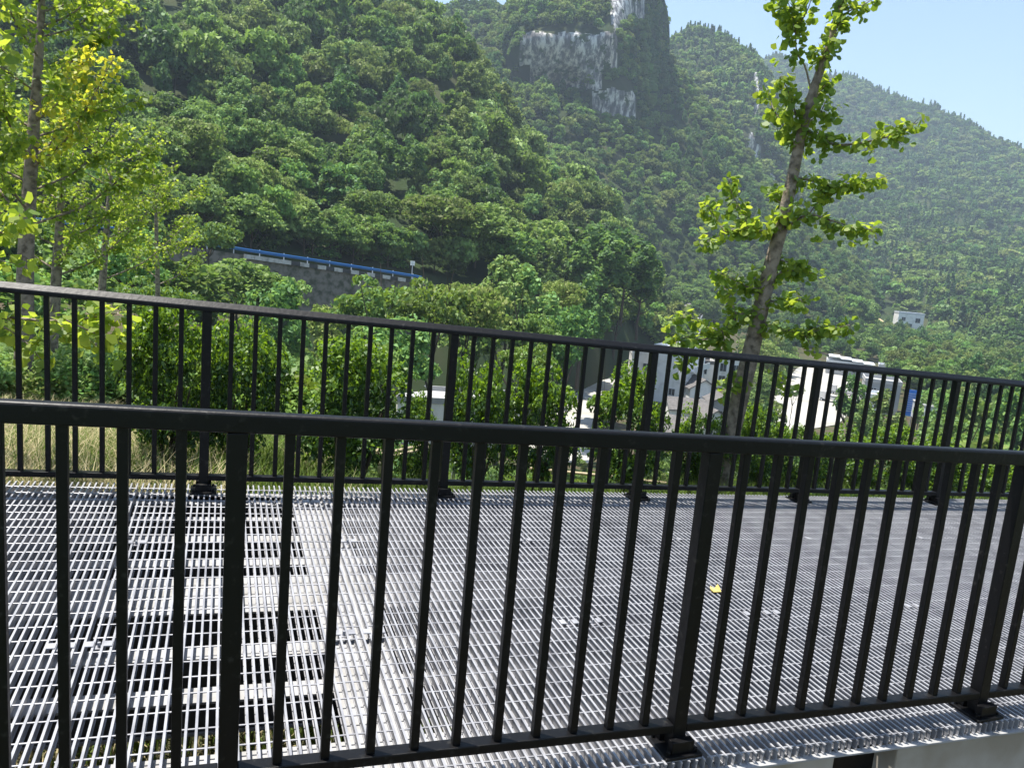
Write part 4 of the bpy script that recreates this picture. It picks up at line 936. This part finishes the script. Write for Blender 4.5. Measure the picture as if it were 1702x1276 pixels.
house('house', 'small white cottage with a dark tiled roof low between the shrubs', 1136, 108, 4.6, 4, 2.9, -.2, WHITE, [(-1., 1., .8, 1.), (1., 1., .8, 1.)], 'gable', TILE)
house('house', 'white cottage with its gable end under the ginkgo trunk', 1190, 116, 4.2, 5, 3.2, .5, WHITE, [(-.8, 1., .8, 1.), (.9, 1., .8, 1.)], 'end', TILE, rh=1.4)
house('house', 'grey cottage right of the ginkgo trunk', 1236, 150, 5., 5, 3.4, -.1, GREYW, [(-1.2, 1., .9, 1.), (1.2, 1., .9, 1.)], 'gable', TILE)
house('house', 'small flat roofed white house between the tall blank walled house and the grey roofed cottage', 1152, 160, 4., 5, 4.6, .1, WHITE, [(-.9, 2.6, .9, 1.1), (.9, 2.6, .9, 1.1)], 'flat', TILE)
house('house', 'low dark shed roof under the ginkgo branches near the railing', 1122, 106, 5., 4., 2.4, .2, GREYW, [], 'gable', TILE)
def villa(root):
    for x in (-2.2, -.6, 1.0, 2.6):
        b = MB(); b.tube([(x, -1.6, 0), (x, -1.6, 5.6)], .2, 8); b.build('column', WHITE, root)
    b = MB(); b.box(-3., 3.4, -2., 0, 5.6, 5.9); b.build('porch_roof', WHITE, root)
house('villa', 'white villa with columns and a grey gabled roof above the pale road', 1147, 322, 9.0, 9, 8.2, .15, WHITE, [(-2.8, 5.2, 1.3, 1.7), (0, 5.2, 1.6, 2.0), (2.8, 5.2, 1.3, 1.7), (-1.6, 1.3, 1.4, 1.8), (1.6, 1.3, 1.4, 1.8)], 'end', TILE, rh=2.6, extra=villa)
house('house', 'cream annex with a flat roof left of the white villa', 1120, 318, 5.5, 7, 7.0, .1, YEL, [(-1., 4., 1.1, 1.4), (1.2, 4., 1.1, 1.4), (0, 1, 1.2, 1.6)], 'flat', WHITE)
hd = az_dir(1108); q0, q1 = fl(1098, 542, -22.9), fl(1132, 545, -22.9); b = MB(); b.prism([(-.15, -.2), (.15, -.2), (.15, 2.0), (-.15, 2.0)], q0, q1)
tag(b.build('boundary_wall', GREYW), 'pale boundary wall in front of the white villa', 'wall')
house('building', 'long white walled building low in the valley left of the road, mostly behind shrubs', 760, 93, 15, 8, 5.4, .12, WHITE, [(3.0, 3.2, 1.2, 1.3), (-3.4, .9, 1.2, 1.3), (-5.5, 3.2, 1.2, 1.3)], 'flat', GREYW, cat='building')
house('shed', 'small blue roofed shed beside the long white walled building', 762, 108, 3.2, 3, 7.6, .12, GREYW, [(0, 4, .8, .8)], 'gable', BLUE)
def steps(root):
    for k in range(4):
        b = MB(); x = -5.2 + k * 2.9; b.box(x, x + 2.9, -.4, 7.2, 5.0 - k * .32, 5.12 - k * .32); b.build('awning', SHEET, root)
house('shed', 'white stepped roof workshop at the back of the bright yard', 1412, 226, 11, 7, 3.2, .05, GREYW, [(-2.5, 1.2, 1.8, 1.4), (2, 1.2, 1.8, 1.4)], 'flat', SHEET, extra=steps, cat='workshop')
house('building', 'grey walled building with small windows behind the slender trees', 1466, 166, 6.4, 8, 6.0, .1, GREYW, [(-1.6, 3.7, 1., 1.3), (1.4, 3.7, 1., 1.3), (-1.6, 1., 1., 1.3)], 'flat', GREYW, cat='building')
house('shed', 'shed with a long pale flat roof just above the far railing', 1484, 240, 6.4, 6, 2.4, .05, GREYW, [(0, 1.0, 1.2, 1.)], 'flat', SHEET, cat='shed')
house('house', 'white walled house corner at the left of the slender trees', 1448, 152, 2.4, 6, 4.8, .05, WHITE, [(1.5, 3., .9, 1.1, 'r')], 'flat', SHEET)
# blue panel
hd = az_dir(1522, 662); c = hd * 166; a = math.atan2(hd[1], hd[0]) - math.pi / 2 + .1; z0 = float(gz(*c)); rt = empty('billboard', (*c, z0), 'upright blue panel on posts among the trees in the valley', 'billboard'); rt.rotation_euler[2] = a
b = MB(); b.box(-1.7, 1.7, -.06, .06, .6, 5.7); b.build('panel', BLUEP, rt)
b = MB()
for k in range(9): b.box(-1.6, 1.6 - .8 * ((k * 7) % 3) / 2, -.075, -.062, 4.9 - k * .42, 4.97 - k * .42)
b.build('lettering', SHEET, rt)
for x in (-1.5, 1.5):
    b = MB(); b.tube([(x, .1, -.3), (x, .1, 5.6)], .09, 6); b.build('post', GREYW, rt)
def cabin(px, d, label, w_=4.2):
    hd = az_dir(px, 695); c = hd * d; a = math.atan2(hd[1], hd[0]) - math.pi / 2 + .2; z0 = float(gz(*c)); rt = empty('site_cabin', (*c, z0), label, 'cabin'); rt.rotation_euler[2] = a
    b = MB(); b.box(-w_ / 2, w_ / 2, 0, 2.6, 2.6, 5.4); b.build('wall', SHEET, rt, bevel=.05)
    b = MB(); b.box(-w_ / 2 - .1, w_ / 2 + .1, -.1, 2.7, 5.41, 5.55); b.build('roof', GREYW, rt)
    for x in (-w_ / 4, w_ / 4):
        b = MB(); b.box(x - .75, x + .75, -.03, .003, 3.7, 4.8); f = b.build('window', GREYW, rt); b = MB(); b.box(x - .65, x + .65, -.036, -.031, 3.8, 4.7); b.build('pane', GLASS, f)
    for x in (-w_ / 2 + .1, 0, w_ / 2 - .1):
        for yy in (.1, 2.4):
            b = MB(); b.box(x - .08, x + .08, yy - .08, yy + .08, -.3, 2.595); b.build('leg', GREYW, rt)
cabin(1532, 150, 'left white site cabin raised on legs below the blue panel', 2.6); cabin(1556, 147, 'right white site cabin raised on legs, wider and nearer', 3.8)
z0 = P(1513, 547, 436)[2]
house('house', 'pale house alone among the trees on the far hillside', 1513, 436, 12, 8, 7.4, .3, WHITE, [(-3.5, 3.8, 1.8, 1.8), (3.2, 3.4, 2.2, 2.2), (0, .8, 1.6, 1.8)], 'flat', SHEET, zb=z0)
b = MB(); b.add([P(x, y, 450 + (533 - y) * 1.9 - 8) for x, y in [(1438, 545), (1458, 540), (1470, 534), (1460, 528), (1455, 518), (1446, 518), (1448, 534)]], [tuple(range(7))]); tag(b.build('dirt_path', DRYP), kind='structure')

# ------------------------------------------------------------------ vehicles
def truck(px, d, rot, label, canopy=True):
    hd = az_dir(px, H(px) + 1290 * 23.5 / d); c = hd * d; z0 = float(gz(*c)) + .09; rt = empty('small_truck', (*c, z0), label, 'truck'); rt.rotation_euler[2] = math.atan2(hd[1], hd[0]) - math.pi / 2 + rot
    b = MB(); b.add([(-.9, 1.9, .55), (.9, 1.9, .55), (.9, 3.5, .55), (-.9, 3.5, .55), (-.88, 1.9, 2.1), (.88, 1.9, 2.1), (.8, 3.0, 2.1), (-.8, 3.0, 2.1), (-.9, 3.5, 1.25), (.9, 3.5, 1.25)], [(3, 2, 1, 0), (0, 1, 5, 4), (1, 2, 9, 6, 5), (3, 0, 4, 7, 8), (2, 3, 8, 9), (9, 8, 7, 6), (4, 5, 6, 7)])
    cab = b.build('cab', TRUCK, rt, bevel=.04)
    b = MB(); b.add([(-.76, 3.47, 1.32), (.76, 3.47, 1.32), (.70, 3.06, 2.02), (-.70, 3.06, 2.02)], [(0, 1, 2, 3)]); o = b.build('windscreen', GLASS, cab); o.location.y = .03
    b = MB(); b.box(-.5, .5, 1.86, 1.895, 1.35, 1.95); b.build('rear_window', GLASS, cab)
    b = MB(); b.box(-.95, .95, -2.4, 1.8, .62, .75); b.box(-.95, -.9, -2.4, 1.8, .755, 1.2); b.box(.9, .95, -2.4, 1.8, .755, 1.2); b.box(-.895, .895, -2.4, -2.35, .755, 1.2); b.box(-.895, .895, 1.75, 1.8, .755, 1.3); b.build('cargo_bed', TRUCK, rt)
    if canopy:
        b = MB(); b.box(-.97, .97, -2.4, 1.8, 2.25, 2.32)
        for x in (-.92, .92):
            for y in (-2.35, -.3, 1.7): b.box(x - .04, x + .04, y - .04, y + .04, 1.205, 2.245)
        b.build('canopy_frame', BLKW, rt)
    for x in (-.85, .85):
        for y in (-1.5, 2.6):
            b = MB(); b.tube([(x - .11, y, .36), (x + .11, y, .36)], .36, 14); wv = b.build('wheel', TYRE, rt); b = MB(); b.tube([(x - .115, y, .36), (x + .115, y, .36)], .18, 10); b.build('rim', SHEET, wv)
        b = MB(); b.box(x - .12, x + .12, -2.42, -2.405, .8, 1.0); b.build('tail_light', RUST, rt)
truck(1126, 287, .25, 'dark backed small truck parked by the villa wall on the pale road'); truck(1392, 172, 1.2, 'open framed small truck parked in the bright yard'); truck(1408, 186, 1.5, 'grey flat bed truck parked behind the open framed one', False)
def car(px, d, rot, label, m_):
    hd = az_dir(px, H(px) + 1290 * 23.5 / d); c = hd * d; z0 = float(gz(*c)) + .09; rt = empty('parked_car', (*c, z0), label, 'car'); rt.rotation_euler[2] = math.atan2(hd[1], hd[0]) - math.pi / 2 + rot
    b = MB(); pr = [(-2.1, .3), (2.1, .3), (2.15, .7), (1.2, .88), (.6, 1.38), (-1.0, 1.42), (-1.8, .95), (-2.15, .85)]
    vs = [(xx * (1 if z < .9 else .86), y, z) for xx in (-.85, .85) for y, z in pr]; k = len(pr)
    b.add(vs, [(i, (i + 1) % k, k + (i + 1) % k, k + i) for i in range(k)] + [tuple(reversed(range(k))), tuple(range(k, 2 * k))]); b.build('body', m_, rt, bevel=.06)
    for x in (-.8, .8):
        for y in (-1.35, 1.35): b = MB(); b.tube([(x - .1, y, .32), (x + .1, y, .32)], .32, 14); b.build('wheel', TYRE, rt)
        b = MB(); b.box(x * .97 - .02, x * .97 + .02, -1.0, .7, .95, 1.3); b.build('side_window', GLASS, rt)
car(1090, 255, .9, 'small dark car at the bend of the pale road by the grove', TRUCK)

# ------------------------------------------------------------------ small things
def pole(pts, r, label, name='bamboo_pole', m_=BAMB): b = MB(); b.tube(pts, r, 8); return tag(b.build(name, m_, smooth=True), label, 'pole')
pole([P(622, 757, 8.6), P(712, 738, 9.2)], .022, 'upper bamboo pole lying across the weeds behind the far railing, by the leafy vine')
pole([P(628, 764, 8.6), P(720, 742, 9.0)], .020, 'lower bamboo pole crossing under another one behind the far railing')
pole([P(880, 778, 7.6), P(1000, 790, 7.5), P(1108, 803, 7.3)], .016, 'long thin bamboo pole resting along the bank under the shrubs')
pole([P(628, 735, 8.4), P(634, 800, 8.3)], .03, 'short bamboo stake standing at the end of the crossed poles', 'bamboo_stake')
c = P(757, 742, 7.0); rt = empty('floodlight', (c[0], c[1], gzp(757, 7.0)), 'white tube shaped floodlight on a short post behind the far railing', 'lamp'); zz = gzp(757, 7.0)
b = MB(); b.tube([c + [-.07, 0, .03], c + [.05, -.03, -.015]], .033, 12); PO(b.build('housing', SHEET, rt, smooth=False), rt)
b = MB(); b.box(c[0] - .03, c[0] + .03, c[1] - .02, c[1] + .05, c[2] - .17, c[2] - .035); PO(b.build('bracket', GALV, rt), rt)
b = MB(); b.tube([(c[0], c[1], zz - .1), (c[0], c[1], c[2] - .171)], .018, 8); PO(b.build('post', GALV, rt), rt)
def leaf_thing(p, s, a, m_, label):
    b = MB(); vs = [(p[0], p[1], p[2])]; k = 9
    for i in range(k):
        q = -1.1 + 2.2 * i / (k - 1); r = s * (1 - .18 * abs(math.sin(q * 3.2)) + .1 * math.cos(i * 2.7)); vs.append((p[0] + math.cos(a + q) * r, p[1] + math.sin(a + q) * r, p[2] + .012 * math.sin(i * 1.9) + .008 * (i % 2)))
    b.add(vs, [(0, i, i + 1) for i in range(1, k)]); b.tube([p, (p[0] - math.cos(a) * s * .7, p[1] - math.sin(a) * s * .7, p[2] + .004)], .0016, 4)
    tag(b.build('fallen_leaf', m_), label, 'leaf')
lx, ly = 2.44, 3.13; leaf_thing((lx, ly, zd(lx, ly) + .006), .062, 2.2, LEAFY, 'yellow fallen leaf lying on the grating right of the middle post')
lx, ly = -.29, 2.14; leaf_thing((lx, ly, zd(lx, ly) - .036), .05, .6, RUST, 'brown curled leaf on the ledge under the grating, bottom left, left one of two')
lx, ly = -.19, 2.13; leaf_thing((lx, ly, zd(lx, ly) - .036), .045, 1.6, RUST, 'brown curled leaf on the ledge under the grating, bottom left, right one of two')
# lattice mast on the slope
c = P(1193, 348, 425); b = MB(); hh = 12.
for sx, sy in ((-1, -1), (1, -1), (1, 1), (-1, 1)): b.tube([c + [sx * .9, sy * .9, -2], c + [sx * .25, sy * .25, hh]], .09, 5)
for k in range(7):
    z = k * hh / 7; r = .85 - .6 * k / 7
    b.tube([c + [-r, -r, z], c + [r, -r, z + hh / 7]], .05, 4); b.tube([c + [r, -r, z], c + [-r, -r, z + hh / 7]], .05, 4); b.tube([c + [-r, r, z], c + [r, r, z + hh / 7]], .05, 4)
b.tube([c + [-1.8, 0, hh - 1], c + [1.8, 0, hh - 1]], .08, 5)
tag(b.build('lattice_mast', SHEET), 'pale lattice mast standing on the wooded slope left of the ginkgo', 'mast')

# ------------------------------------------------------------------ haze
b = MB(); b.box(-2700, 2700, -2700, 2700, -28, 440); hz = b.build('haze', [bpy.data.materials.new('haze')]); tag(hz, kind='stuff')
M = hz.data.materials[0]; M.use_nodes = True; nt = M.node_tree; nt.nodes.remove(nt.nodes['Principled BSDF']); vo = nt.nodes.new('ShaderNodeVolumePrincipled')
vo.inputs['Color'].default_value = (.66, .82, 1, 1); vo.inputs['Density'].default_value = .00029; vo.inputs['Anisotropy'].default_value = .2
nt.links.new(vo.outputs[0], nt.nodes['Material Output'].inputs['Volume'])
